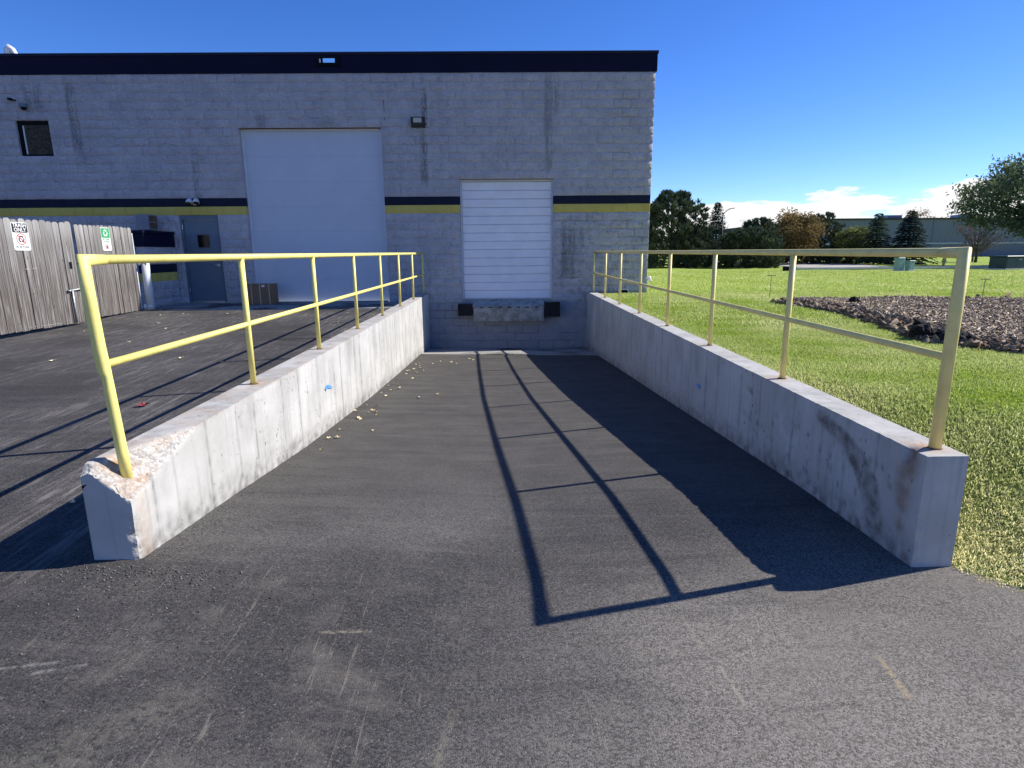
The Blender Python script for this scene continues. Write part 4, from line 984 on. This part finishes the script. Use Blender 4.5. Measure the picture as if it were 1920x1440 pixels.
o = link('fallen_leaf', me); o.location = (-3.56, 5.72, float(z_front(-3.56, 5.72))+.002); o.scale = (1.2, 1.2, 1.6); tag(o, 'dark red leaf lying alone on the parking lot', 'leaf')

# ------------------------------------------------------------------ grass blades
BED = np.array([(5.55, 12.45), (6.2, 12.75), (6.8, 12.75), (8.4, 12.7), (10, 12.2), (14, 11.6), (22, 11.0), (22, 5.0), (9, 5.5), (6.0, 5.75), (5.3, 6.0), (5.05, 6.5), (4.95, 7.1), (5.3, 8.3), (5.6, 10.3), (5.62, 11.3), (5.5, 12.0)])
def in_poly(x, y, P):
    c = np.zeros(len(x), bool); n = len(P); j = n-1
    for i in range(n):
        xi, yi = P[i]; xj, yj = P[j]
        with np.errstate(divide='ignore', invalid='ignore'): k = ((yi > y) != (yj > y)) & (x < (xj-xi)*(y-yi)/(yj-yi)+xi)
        c ^= k; j = i
    return c
def nfield(x, y, s, seed):
    """cheap smooth noise"""
    r = np.random.RandomState(seed); out = np.zeros_like(x)
    for k in range(7):
        a = r.uniform(0, 6.28); f = s*r.uniform(.5, 2.0); out += np.sin((x*math.cos(a)+y*math.sin(a))*f+r.uniform(0, 6.28))
    return out/7
def blades(n, x0, x1, y0, y1, hmin, hmax, w, seed):
    r = np.random.default_rng(seed); x = r.uniform(x0, x1, n); y = r.uniform(y0, y1, n)
    ok = (y > y_edge(x)+0.0+0.16*nfield(x, y, 9, 1)+0.08*nfield(x, y, 25, 4)) & (x > 2.352) & ~in_poly(x, y, BED) & ~((y > YF-.02) & (x < XR+.05))
    x, y = x[ok], y[ok]; n = len(x)
    clump = nfield(x, y, 5, 2); dry = np.clip(1.1-(y-y_edge(x))*0.36, 0, 1)*0.95+0.38*np.clip(nfield(x, y, 1.2, 3)+0.25, 0, 1)+0.22*np.clip(1.0-(x-2.35)/0.5, 0, 1)
    h = r.uniform(hmin, hmax, n)*(1+.35*clump)*np.clip(.75+(y-y_edge(x))*.2, .75, 1.1); az = r.uniform(0, 2*math.pi, n); lean = r.uniform(.3, 1.5, n); la = r.uniform(0, 2*math.pi, n)
    z = z_lawn(x, y)-.006
    dx, dy = np.cos(az)*w*.5, np.sin(az)*w*.5
    tx, ty = np.cos(la)*lean*h*.8, np.sin(la)*lean*h*.8
    p0 = np.stack([x-dx, y-dy, z], 1); p1 = np.stack([x+dx, y+dy, z], 1)
    m0 = np.stack([x-dx*.7+tx*.4, y-dy*.7+ty*.4, z+h*.6], 1); m1 = np.stack([x+dx*.7+tx*.4, y+dy*.7+ty*.4, z+h*.6], 1)
    tp = np.stack([x+tx, y+ty, z+h*(1-.38*lean)], 1)
    V = np.stack([p0, p1, m0, m1, tp], 1).reshape(-1, 3); b_ = np.arange(n)[:, None]*5
    Fq = np.concatenate([b_+np.array([[0, 1, 3]]), b_+np.array([[0, 3, 2]]), b_+np.array([[2, 3, 4]])])
    t = np.clip(r.beta(1.6, 4.0, n)*.75+.20*clump+.16*nfield(x, y, 2.1, 6)+dry*r.uniform(.2, .95, n), 0, 1)
    return V, Fq, np.repeat(t, 5)
parts_ = [blades(330000, 2.35, 6.6, 2.0, 8.5, .018, .046, .0055, 11), blades(150000, 2.35, 13, 8.5, 16, .022, .05, .011, 12), blades(70000, 3.7, 34, 15.5, 32, .025, .055, .024, 13)]
V = []; Fq = []; T = []; o_ = 0
for v, f, t in parts_: V.append(v); Fq.append(f+o_); T.append(t); o_ += len(v)
me = mesh_np('grass', np.concatenate(V), np.concatenate(Fq)); tint(me, np.concatenate(T)); link('grass', me, M['grass'], None, 'stuff')

# ------------------------------------------------------------------ mulch bed
def bed_z(x, y):
    d = np.full(len(x), 9.0)
    for i in range(len(BED)): d = np.minimum(d, seg_d(np.stack([x, y], 1), BED[i], BED[(i+1) % len(BED)]))
    return z_lawn(x, y)+np.where(in_poly(x, y, BED), .10*sstep(d, 0, .5)+.03*nfield(x, y, 3, 5), -.05)
xs = np.linspace(4.7, 22.2, 130); ys = np.linspace(4.9, 13.2, 100); X, Y = np.meshgrid(xs, ys)
me = grid_mesh('planting_bed', xs, ys, lambda A, B_: bed_z(A.ravel(), B_.ravel()).reshape(A.shape), lambda cx, cy: in_poly(cx, cy, BED)); link('planting_bed', me, M['soil'], None, 'structure')
def chunks(n, seed):
    r = np.random.default_rng(seed); 
    x = 4.9+ (r.random(n)**1.5)*15; y = r.uniform(5.2, 13.0, n); d = np.full(n, 9.)
    ok = in_poly(x, y, BED); x, y = x[ok], y[ok]; n = len(x); d = np.full(n, 9.)
    for i in range(len(BED)): d = np.minimum(d, seg_d(np.stack([x, y], 1), BED[i], BED[(i+1) % len(BED)]))
    s = r.uniform(.005, .015, n)*(1+2.4*np.exp(-d/.22)*(r.random(n) < .45)); el = r.uniform(1, 4.0, n)
    c = np.array([[sx, sy, sz] for sx in (-1, 1) for sy in (-1, 1) for sz in (-1, 1)], float)
    P = c[None]*np.stack([s*el, s*.7, s*.5], 1)[:, None]*r.uniform(.5, 1.3, (n, 8, 1))
    a = r.uniform(0, 6.28, n); tl = r.uniform(-.6, .6, n)
    ca, sa = np.cos(a)[:, None], np.sin(a)[:, None]; ct, st = np.cos(tl)[:, None], np.sin(tl)[:, None]
    x1 = P[..., 0]*ct-P[..., 2]*st; z1 = P[..., 0]*st+P[..., 2]*ct
    W = np.stack([x1*ca-P[..., 1]*sa+x[:, None], x1*sa+P[..., 1]*ca+y[:, None], z1+(bed_z(x, y)+s*.35)[:, None]], 2)
    f = np.array([(0, 1, 3, 2), (4, 6, 7, 5), (0, 4, 5, 1), (2, 3, 7, 6), (0, 2, 6, 4), (1, 5, 7, 3)]); Fq = (np.arange(n)[:, None, None]*8+f[None]).reshape(-1, 4)
    t = np.clip(r.beta(1.5, 3, n)+.6*(r.random(n) < .10), 0, 1)*np.where(d < .35, .45, 1)
    me = mesh_np('mulch', W.reshape(-1, 3), Fq); tint(me, np.repeat(t, 8)); link('mulch', me, M['mulch'], None, 'stuff')
chunks(90000, 5)
def lump(x, y, s, seed, label):
    bm = bmesh.new(); bmesh.ops.create_icosphere(bm, subdivisions=3, radius=1.0)
    for v in bm.verts:
        n_ = mnoise.noise(v.co*1.3+Vector((seed*3.1, 0, 0)))*.5+mnoise.noise(v.co*3.5+Vector((seed, 5, 0)))*.28; v.co *= 1+n_
        v.co.x *= s[0]; v.co.y *= s[1]; v.co.z *= s[2]
    me = bpy.data.meshes.new('asphalt_lump'); bm.to_mesh(me); bm.free()
    o = link('asphalt_lump', me, M['clod']); o.location = (x, y, float(bed_z(np.array([x]), np.array([y]))[0])+s[2]*.45); o.rotation_euler = (0, 0, seed); tag(o, label, 'lump', 'dark lumps along the edge of the mulch bed')
lump(5.03, 7.15, (.15, .11, .15), 1, 'upright dark lump at the near corner of the mulch bed')
lump(5.13, 6.78, (.17, .12, .09), 2, 'flat dark lump on the mulch bed edge beside the rail end post')
lump(5.16, 7.05, (.10, .09, .07), 3, 'small dark lump leaning against the upright lump')
lump(6.55, 11.2, (.13, .10, .08), 4, 'round dark lump lying out on the far part of the mulch bed')
# crumbs of stone and asphalt gathered along the wall feet and below the broken corner
def crumbs(n, seed):
    r = np.random.default_rng(seed); k = r.integers(0, 4, n)
    yy = 2.9+r.random(n)**2*9.5; off = np.abs(r.normal(0, .07, n))+.012
    x = np.where(k == 0, -1.89+off, np.where(k == 1, 2.11-off, np.where(k == 2, r.normal(-1.95, .28, n), r.normal(-1.75, .35, n)))); y = np.where(k < 2, yy, np.where(k == 2, 2.80-np.abs(r.normal(0, .10, n)), 2.75-np.abs(r.normal(0, .32, n))))
    s_ = r.uniform(.002, .0065, n)*np.where(k < 2, .9, 1.0)
    c = np.array([(1, 0, 0), (-1, 0, 0), (0, 1, 0), (0, -1, 0), (0, 0, 1), (0, 0, -1)], float)
    W = c[None]*s_[:, None, None]*r.uniform(.6, 1.4, (n, 6, 1))+np.stack([x, y, np.array([float(z_front(a, b_)) if b_ < 2.85 else float(z_ramp(a, b_)) for a, b_ in zip(x, y)])+s_*.4], 1)[:, None]
    f = np.array([(0, 2, 4), (2, 1, 4), (1, 3, 4), (3, 0, 4), (2, 0, 5), (1, 2, 5), (3, 1, 5), (0, 3, 5)]); Fq = (np.arange(n)[:, None, None]*6+f[None]).reshape(-1, 3)
    me = mesh_np('gravel', W.reshape(-1, 3), Fq); tint(me, np.repeat(r.beta(1.3, 2.2, n), 6)); link('gravel', me, M['crumb'], None, 'stuff')
g = G('stone_crumbs'); mu = g.xyz(g.attr('tint')); M['crumb'] = g.fin(g.mix(mu[0], (0.035, 0.034, 0.032), (0.26, 0.245, 0.22)), 0.9, 0, 0.15)
crumbs(900, 17)
# survey stakes
def stake(x, y, h, label, tee, mat):
    z = float(z_lawn(x, y)); r = empty('survey_stake', label, 'stake', (x, y, z), 0, 'thin stakes around the mulch bed')
    B().tube([(0, 0, -.05), (.01, 0, h)], .007, 6).done('rod', mat, r)
    if tee: B().box(-.09, .11, -.008, .008, h-.006, h+.012).done('crossbar', mat, r)
stake(6.15, 13.95, .50, 'thin brown stake with crossbar on the lawn behind the left tip of the mulch bed', True, M['stake'])
stake(10.4, 13.0, .42, 'thin brown stake with crossbar behind the mulch bed, right of the rail end post', True, M['stake'])
stake(5.02, 6.22, .10, 'short orange wooden stub at the near edge of the mulch bed', False, M['orange'])

# ------------------------------------------------------------------ far ground: road, verge, utilities
ZR = -1.085
def strip(name, pts, z, mat): return link(name, mesh_np(name, [(p[0], p[1], z) for p in pts], [list(range(len(pts)))]), mat, None, 'structure')
strip('road', [(15.5, 33.6), (140, 30.0), (140, 35.0), (24.5, 37.2), (18.5, 37.6), (15.8, 34.6)], ZR, M['road'])
strip('driveway', [(18.6, 37.3), (24.4, 37.1), (27.5, 60), (20.5, 60)], ZR-.004, M['road'])
o = B().poly([(15.5, 33.45, ZR), (15.5, 33.6, ZR), (140, 30.0, ZR), (140, 29.85, ZR)], (0, 0, .11)).done('kerb', M['kerb'], None, 'structure')
def pedestal(x, y, w, h, label, mat, group=None, cat='utility pedestal'):
    r = empty('utility_pedestal', label, cat, (x, y, -1.1), .3, group)
    B().box(-w/2, w/2, -w*.35, w*.35, 0, h*.92, .02).done('cabinet', mat, r); B().box(-w/2-.02, w/2+.02, -w*.35-.02, w*.35+.02, h*.92+.002, h, .015).done('lid', mat, r)
    B().box(-w/2-.06, w/2+.06, -w*.35-.06, w*.35+.06, -.05, .05).done('base', M['kerb'], r)
    B().box(-w*.3, w*.3, -w*.35-.008, -w*.35-.001, h*.3, h*.75).done('door_panel', mat, r)
pedestal(19.95, 30.6, .40, .66, 'pale green utility pedestal, left and widest of the lawn cluster', M['util_green'], 'green utility pedestals on the lawn')
pedestal(20.45, 30.5, .36, .52, 'pale green utility pedestal, right and shortest of the lawn cluster', M['util_green'], 'green utility pedestals on the lawn')
pedestal(20.75, 31.6, .26, .78, 'slim green utility pedestal standing behind the other two', M['util_green'], 'green utility pedestals on the lawn')
r = empty('hand_hole_box', 'low black utility box on the lawn by the road end', 'utility box', (15.0, 31.9, -1.1), .1)
B().box(-.28, .28, -.18, .18, 0, .20, .015).done('box', M['black'], r); B().box(-.30, .30, -.20, .20, .202, .235, .01).done('lid', M['black'], r)
r = empty('transformer', 'dark green pad transformer cabinet on the lawn under the big tree', 'transformer', (26.2, 31.5, -1.1), .25)
B().box(-.64, .64, -.45, .45, .06, .62, .02).done('cabinet', M['box_green'], r); B().box(-.67, .67, -.48, .48, .622, .70, .02).done('lid', M['box_green'], r); B().box(-.75, .75, -.55, .55, -.05, .058).done('pad', M['kerb'], r)
for sx in (-.31, .32): B().box(sx-.28, sx+.28, -.458, -.4505, .10, .58, .004).done('door', M['box_green'], r)
B().box(.16, .40, -.462, -.459, .50, .53).done('label_plate', M['galv'], r)
r = empty('fire_hydrant', 'small yellow fire hydrant on the verge beyond the road', 'hydrant', (27.75, 38.2, -1.1))
B().lathe([(.13, 0), (.13, .04), (.085, .05), (.085, .36), (.11, .38), (.11, .42), (.09, .46), (.05, .54), (.025, .56), (.025, .60)], (0, 0, 0), 12).done('barrel', M['hydrant'], r)
for d in (-1, 1): B().tube([(0, 0, .30), (d*.15, 0, .30)], .045, 8).done('nozzle', M['hydrant'], r)
B().tube([(0, 0, .30), (0, -.16, .30)], .06, 8).done('pumper_nozzle', M['hydrant'], r)
r = empty('street_lamp', 'slim dark street lamp with one curved arm between the trees', 'street lamp', (14.17, 40.0, -1.1))
B().tube([(0, 0, 0), (0, 0, 3.32)], .05, 8, rs=[.062, .042]).done('pole', M['bronze'], r)
B().tube([(0, 0, 3.25), (.06, 0, 3.45), (.25, 0, 3.62), (.42, 0, 3.70)], .026, 8).done('arm', M['bronze'], r)
B().poly([(.38, -.06, 3.68), (.72, -.05, 3.73), (.72, .05, 3.73), (.38, .06, 3.68)], (0, 0, .045)).done('lamp_head', M['bronze'], r)
B().box(-.09, .09, -.09, .09, 0, .16).done('base', M['bronze'], r)
# far buildings
fb = empty('far_warehouse', 'long low grey warehouse beyond the trees with dark roof line', 'building', (70, 80, -1.6))
part(B().box(41.5, 125, 80, 130, -1.9, 3.68), 'wall', M['far_wall'], fb)
for xk in range(42, 125, 7): part(B().box(xk, xk+.12, 79.93, 79.997, -1.85, 3.6), 'panel_joint', M['far_wall'], fb)
part(B().box(41.3, 125.3, 79.8, 130, 3.685, 3.90), 'coping', M['far_dark'], fb)
part(B().box(41.5, 125, 79.90, 79.99, .55, .75), 'band', M['far_light'], fb)
for xa, xb in ((51.3, 53.4), (61.3, 62.9)):
    r = empty('rooftop_unit', 'grey box unit on the far roof, %s' % ('nearer the paired spruces' if xa < 55 else 'nearer the big right-hand tree'), 'rooftop unit', ((xa+xb)/2, 83, 3.9), 0, 'rooftop units on the far warehouse')
    part(B().box(xa, xb, 82.5, 84.5, 3.9, 4.42, .02), 'casing', M['far_light'], r); part(B().box(xa+.15, xb-.15, 82.45, 82.497, 4.0, 4.3), 'louver', M['far_wall'], r)
fb2 = empty('pale_shed', 'small pale building glimpsed behind the street lamp', 'building', (30, 80, -1.6))
part(B().box(26, 34, 82, 92, -1.9, 2.35), 'wall', M['far_light'], fb2); part(B().box(25.8, 34.2, 81.8, 92.2, 2.352, 2.62), 'roof_edge', M['far_dark'], fb2)

# ------------------------------------------------------------------ trees
def quads(c, a, b_):
    """c centre, a and b half axes -> leaf quads"""
    V = np.stack([c-a, c-b_*.55, c+a, c+b_*.55], 1).reshape(-1, 3); n = len(c)
    return V, np.arange(n*4).reshape(-1, 4)
def rdir(r, n):
    v = r.normal(size=(n, 3)); return v/np.linalg.norm(v, axis=1)[:, None]
def tree_root(name, label, x, y, group, z=-1.12):
    return empty(name, label, 'tree', (x, y, z), 0, group)
def put_crown(root, V, Fq, t, mat, name='crown'):
    me = mesh_np(name, V, Fq); tint(me, t); o = link(name, me, mat, root); return o
def trunk(root, pts, rs):
    B().tube(pts, .1, 8, rs=rs).done('trunk', M['trunk'], root)
def spruce(label, x, y, H, R, seed, mat='needle_b', z0=.12, dens=1.0, group='conifers beyond the lawn'):
    r = np.random.default_rng(seed); root = tree_root('spruce_tree', label, x, y, group)
    trunk(root, [(0, 0, -.1), (0, 0, H*.5), (0, 0, H*.97)], [.035*H*.6, .02*H*.6, .008])
    C_, A_, B_ = [], [], []
    z = z0*H*.5
    while z < H*.985:
        f = 1-z/H; L0 = R*f**.85+.06; nb = int((9+5*f)*dens); a0 = r.uniform(0, 6.28)
        for k in range(nb):
            az = a0+k*6.283/nb+r.uniform(-.25, .25); L = L0*r.uniform(.72, 1.15); d = np.array([math.cos(az), math.sin(az), 0]); ns = max(3, int(L/.085))
            t = np.linspace(.15, 1, ns); zz = z+L*(.18*t-.34*t**2)+r.normal(0, .02, ns)
            P = d[None]*(t*L)[:, None]; P[:, 2] = zz
            side = np.array([-d[1], d[0], 0]); w = (.30*L*(1-t*.75)+.07)
            for sgn in (-1, 1, 0):
                dirv = side[None]*(sgn*w*.5)[:, None]*r.uniform(.6, 1.2, (ns, 1))+d[None]*(.09+.05*sgn*sgn)+np.array([0, 0, -.05])[None]*r.uniform(.3, 1.6, (ns, 1))
                C_.append(P+dirv*.5); A_.append(dirv*.62); B_.append(np.cross(dirv, rdir(r, ns))*.42)
        z += .17*r.uniform(.8, 1.2)*(.6+.5*f)
    # leader
    c = np.concatenate(C_); a = np.concatenate(A_); b_ = np.concatenate(B_)
    V, Fq = quads(c, a, b_); t = np.repeat(np.clip(r.beta(1.6, 3, len(c)), 0, 1), 4); put_crown(root, V, Fq, t, M[mat]); return root
def pine(label, x, y, H, R, seed, n=420, mat='needle', zlow=-.02, group='conifers beyond the lawn', tuft=.30, flat=1.0, top=.5):
    r = np.random.default_rng(seed); root = tree_root('pine_tree', label, x, y, group)
    trunk(root, [(0, 0, -.1), (.05, 0, H*.45), (-.04, .03, H*.9)], [.13, .09, .02])
    # tuft positions in an uneven egg-shaped crown
    d = rdir(r, n); rad = r.uniform(.35, 1, n)**.5; hh = zlow*H+(H*(1-zlow))*r.beta(1.0, 1.15, n)
    wz = np.sin(np.clip((hh/H-zlow)/(1-zlow), 0, 1)*math.pi*.5+math.pi*(.5-top*.5)*0)
    prof = np.clip(1.12*np.sqrt(np.clip(1-(np.maximum(hh/H-.22, 0)/.80)**2, 0.02, 1)), .1, 1)
    lob = 1+.22*np.sin(3*np.arctan2(d[:, 1], d[:, 0])+seed)+.12*np.sin(5*hh+seed)
    hor = d[:, :2]/np.maximum(np.linalg.norm(d[:, :2], axis=1)[:, None], .1)
    P = np.stack([hor[:, 0]*R*prof*rad*lob, hor[:, 1]*R*prof*rad*lob, hh], 1)
    b = B()
    for k in range(0, n, 9):
        b.tube([(0, 0, P[k, 2]*.72), (P[k, 0]*.5, P[k, 1]*.5, P[k, 2]*.82), tuple(P[k])], .02, 5, rs=[.035, .022, .008])
    b.done('limbs', M['trunk'], root)
    out = P-np.array([0, 0, H*.15]); out /= np.linalg.norm(out, axis=1)[:, None]
    m = 34; c = np.repeat(P, m, 0); ax = np.repeat(out, m, 0)*.55+np.array([0, 0, .55])+rdir(r, n*m)*.75; ax /= np.linalg.norm(ax, axis=1)[:, None]
    L = r.uniform(.5, 1.0, n*m)[:, None]*tuft; c = c+rdir(r, n*m)*.10+ax*L*.45
    V, Fq = quads(c, ax*L*.5, np.cross(ax, rdir(r, n*m))*.075)
    t = np.repeat(np.clip(np.repeat(r.beta(1.6, 3, n), m)*.6+r.beta(1.6, 3, n*m)*.4, 0, 1), 4); put_crown(root, V, Fq, t, M[mat]); return root
def broadleaf(label, x, y, H, R, seed, mat, clumps=70, per=90, leaf=.075, base=.22, group='leafy trees beyond the lawn', name='leafy_tree', spread=.26, stems=1, trunk_h=.5, flatz=1.0, trunkmat='trunk', hollow=.35):
    r = np.random.default_rng(seed); root = tree_root(name, label, x, y, group)
    b = B()
    d = rdir(r, clumps); rad = r.uniform(hollow, 1, clumps)**.6
    zc = H*(base+(1-base)*.5); hz = H*(1-base)*.5*.92*flatz
    lob = 1+.2*np.sin(2.3*np.arctan2(d[:, 1], d[:, 0])+seed)+.15*np.sin(4*d[:, 2]+seed)
    P = np.stack([d[:, 0]*R*rad*lob*.92, d[:, 1]*R*rad*lob*.92, zc+d[:, 2]*hz*rad], 1)
    th = H*base*1.15
    for s in range(stems):
        sx = (s-(stems-1)/2)*.22; b.tube([(sx, 0, -.1), (sx*1.3, .02, th*.6), (sx*1.6+.04, 0, th)], .1, 8, rs=[.045*H*.35+.02, .035*H*.35+.015, .03*H*.35+.01])
    for k in range(0, clumps, 2):
        b.tube([(0, 0, th*.9), (P[k, 0]*.4, P[k, 1]*.4, th+(P[k, 2]-th)*.55), tuple(P[k])], .02, 5, rs=[.028*H*.3+.01, .018*H*.3+.006, .006])
    b.done('trunk', M[trunkmat], root)
    m = per; n = clumps*m; c = np.repeat(P, m, 0)+r.normal(size=(n, 3))*np.array([spread*R*.55, spread*R*.55, spread*R*.36]); a = rdir(r, n); q = np.cross(a, rdir(r, n)); s_ = r.uniform(.5, 1.1, n)[:, None]*leaf
    V, Fq = quads(c, a*s_, q*s_)
    t = np.repeat(np.clip(np.repeat(r.beta(1.5, 2.2, clumps), m)*.55+r.beta(1.5, 2.5, n)*.5+.12*(c[:, 2]-zc)/max(hz, .1), 0, 1), 4); put_crown(root, V, Fq, t, M[mat]); return root
def bare_tree(label, x, y, H, R, seed, mat, group='bare trees far behind', z=-1.4):
    rs = random.Random(seed); root = tree_root('bare_tree', label, x, y, group, z); bt = B(); bl = B()
    bt.tube([(0, 0, -.2), (0, 0, H*.35), (rs.uniform(-.1, .1), 0, H*.7)], .1, 6, rs=[.12, .08, .03]); bt.done('trunk', M['trunk'] if mat != 'twig' else M['twig'], root)
    for k in range(46):
        z0 = H*rs.uniform(.22, .7); az = rs.uniform(0, 6.28); l = R*rs.uniform(.4, 1); up = H*rs.uniform(.18, .38)
        p1 = Vector((math.cos(az)*l*.5, math.sin(az)*l*.5, z0+up*.5)); p2 = Vector((math.cos(az)*l, math.sin(az)*l, min(z0+up, H)))
        bl.tube([(0, 0, z0), p1, p2], .02, 4, cap=False, rs=[.035, .022, .012])
        for q in range(7):
            t = rs.uniform(.35, 1); s0 = p1.lerp(p2, t); e = s0+Vector((rs.uniform(-.5, .5), rs.uniform(-.5, .5), rs.uniform(.2, .9)))*(.22*H/2)
            bl.tube([s0, e], .01, 3, cap=False, rs=[.016, .008])
    bl.done('branches', M[mat], root); return root
# front rank left to right
pine('large dark round-topped pine beside the building corner', 10.9, 40.2, 4.75, 2.15, 21, 900)
pine('dark pine half hidden behind the building corner', 9.0, 43.5, 3.9, 1.5, 61, 260)
broadleaf('rusty brown shrub tree tucked between the big pine and the spruce', 12.1, 41.2, 2.9, 1.05, 31, 'rust_leaf', 40, 60, .07, .15)
pine('bushy dark pine between the big pine and the lamp', 13.2, 41.6, 2.6, 1.1, 62, 200)
spruce('tall pointed spruce just left of the street lamp', 14.55, 42.2, 4.35, 1.25, 22)
pine('low wide dark pine right of the street lamp', 15.3, 38.4, 2.35, 1.75, 23, 420)
pine('taller dark pine behind the low wide pine', 17.7, 42.5, 3.1, 1.5, 63, 320)
broadleaf('golden brown autumn maple among the dark pines', 21.4, 45.5, 3.95, 2.1, 32, 'autumn', 110, 110, .11, .12)
pine('dark pine right behind the golden maple', 24.9, 48.0, 3.75, 1.75, 64, 360)
broadleaf('yellow-green leafy tree left of the paired spruces', 26.4, 46.0, 3.1, 1.35, 33, 'green_leaf', 70, 90, .10, .10)
spruce('dark spruce with brownish tint, left of the pair in front of the far warehouse', 26.8, 44.0, 3.75, 1.55, 24, 'needle')
spruce('broad blue-grey spruce, right of the pair in front of the far warehouse', 28.9, 43.6, 3.85, 1.75, 25, 'needle_b', .06, 1.15)
pine('low dark pine filling the gap behind the driveway', 23.2, 50.0, 2.3, 2.2, 65, 320)
pine('low dark pine behind the paired spruces', 27.6, 48.5, 1.9, 2.3, 66, 300)
broadleaf('tall spreading honey locust tree at the right edge of the lawn', 34.3, 37.4, 7.3, 4.8, 34, 'locust_leaf', 250, 150, .14, .21, name='leafy_tree', spread=.16, stems=2, flatz=1.05)
broadleaf('thin purplish half-bare tree beside the big locust', 38.3, 49.5, 3.7, 2.5, 35, 'rust_leaf', 46, 26, .07, .16, spread=.3, trunkmat='purple_twig')
bare_tree('thin dark bare tree in front of the far warehouse', 37.0, 47.5, 3.3, 1.8, 71, 'purple_twig', z=-1.2)
broadleaf('brown tree top rising behind the far warehouse roof', 70.5, 104, 8.0, 2.9, 36, 'autumn', 60, 60, .16, .30)
for k, (xx, hh) in enumerate(((27.5, 6.4), (29.2, 5.9), (31.0, 7.0), (32.6, 7.0), (34.2, 6.2), (36.0, 6.7), (38.2, 6.5), (40.5, 6.3), (25.5, 5.8))):
    bare_tree('pale pinkish bare tree in the thin row behind the street lamp', xx, 96+3*(k % 3), hh-.5, 1.4, 80+k, 'twig', 'row of pale bare trees')
# a dark far-off belt of woodland closing the horizon on the right
r_ = np.random.default_rng(90); n_ = 26000
xb_ = r_.uniform(20, 330, n_); yb_ = 150+r_.uniform(0, 12, n_); hb_ = (4.5+1.6*nfield(xb_, yb_*0, .12, 8)+1.0*nfield(xb_, yb_*0, .5, 9)); zb_ = -1.5+r_.random(n_)**.8*hb_
c_ = np.stack([xb_, yb_, zb_], 1); a_ = rdir(r_, n_); q_ = np.cross(a_, rdir(r_, n_)); s_ = r_.uniform(.4, 1.0, n_)[:, None]*.9
V, Fq = quads(c_, a_*s_, q_*s_); me = mesh_np('woodland', V, Fq); tint(me, np.repeat(r_.beta(1.5, 3, n_), 4)); link('woodland', me, M['green_leaf'], None, 'stuff')
print('tris', sum(len(o.data.polygons) for o in C.objects if o.type == 'MESH'))
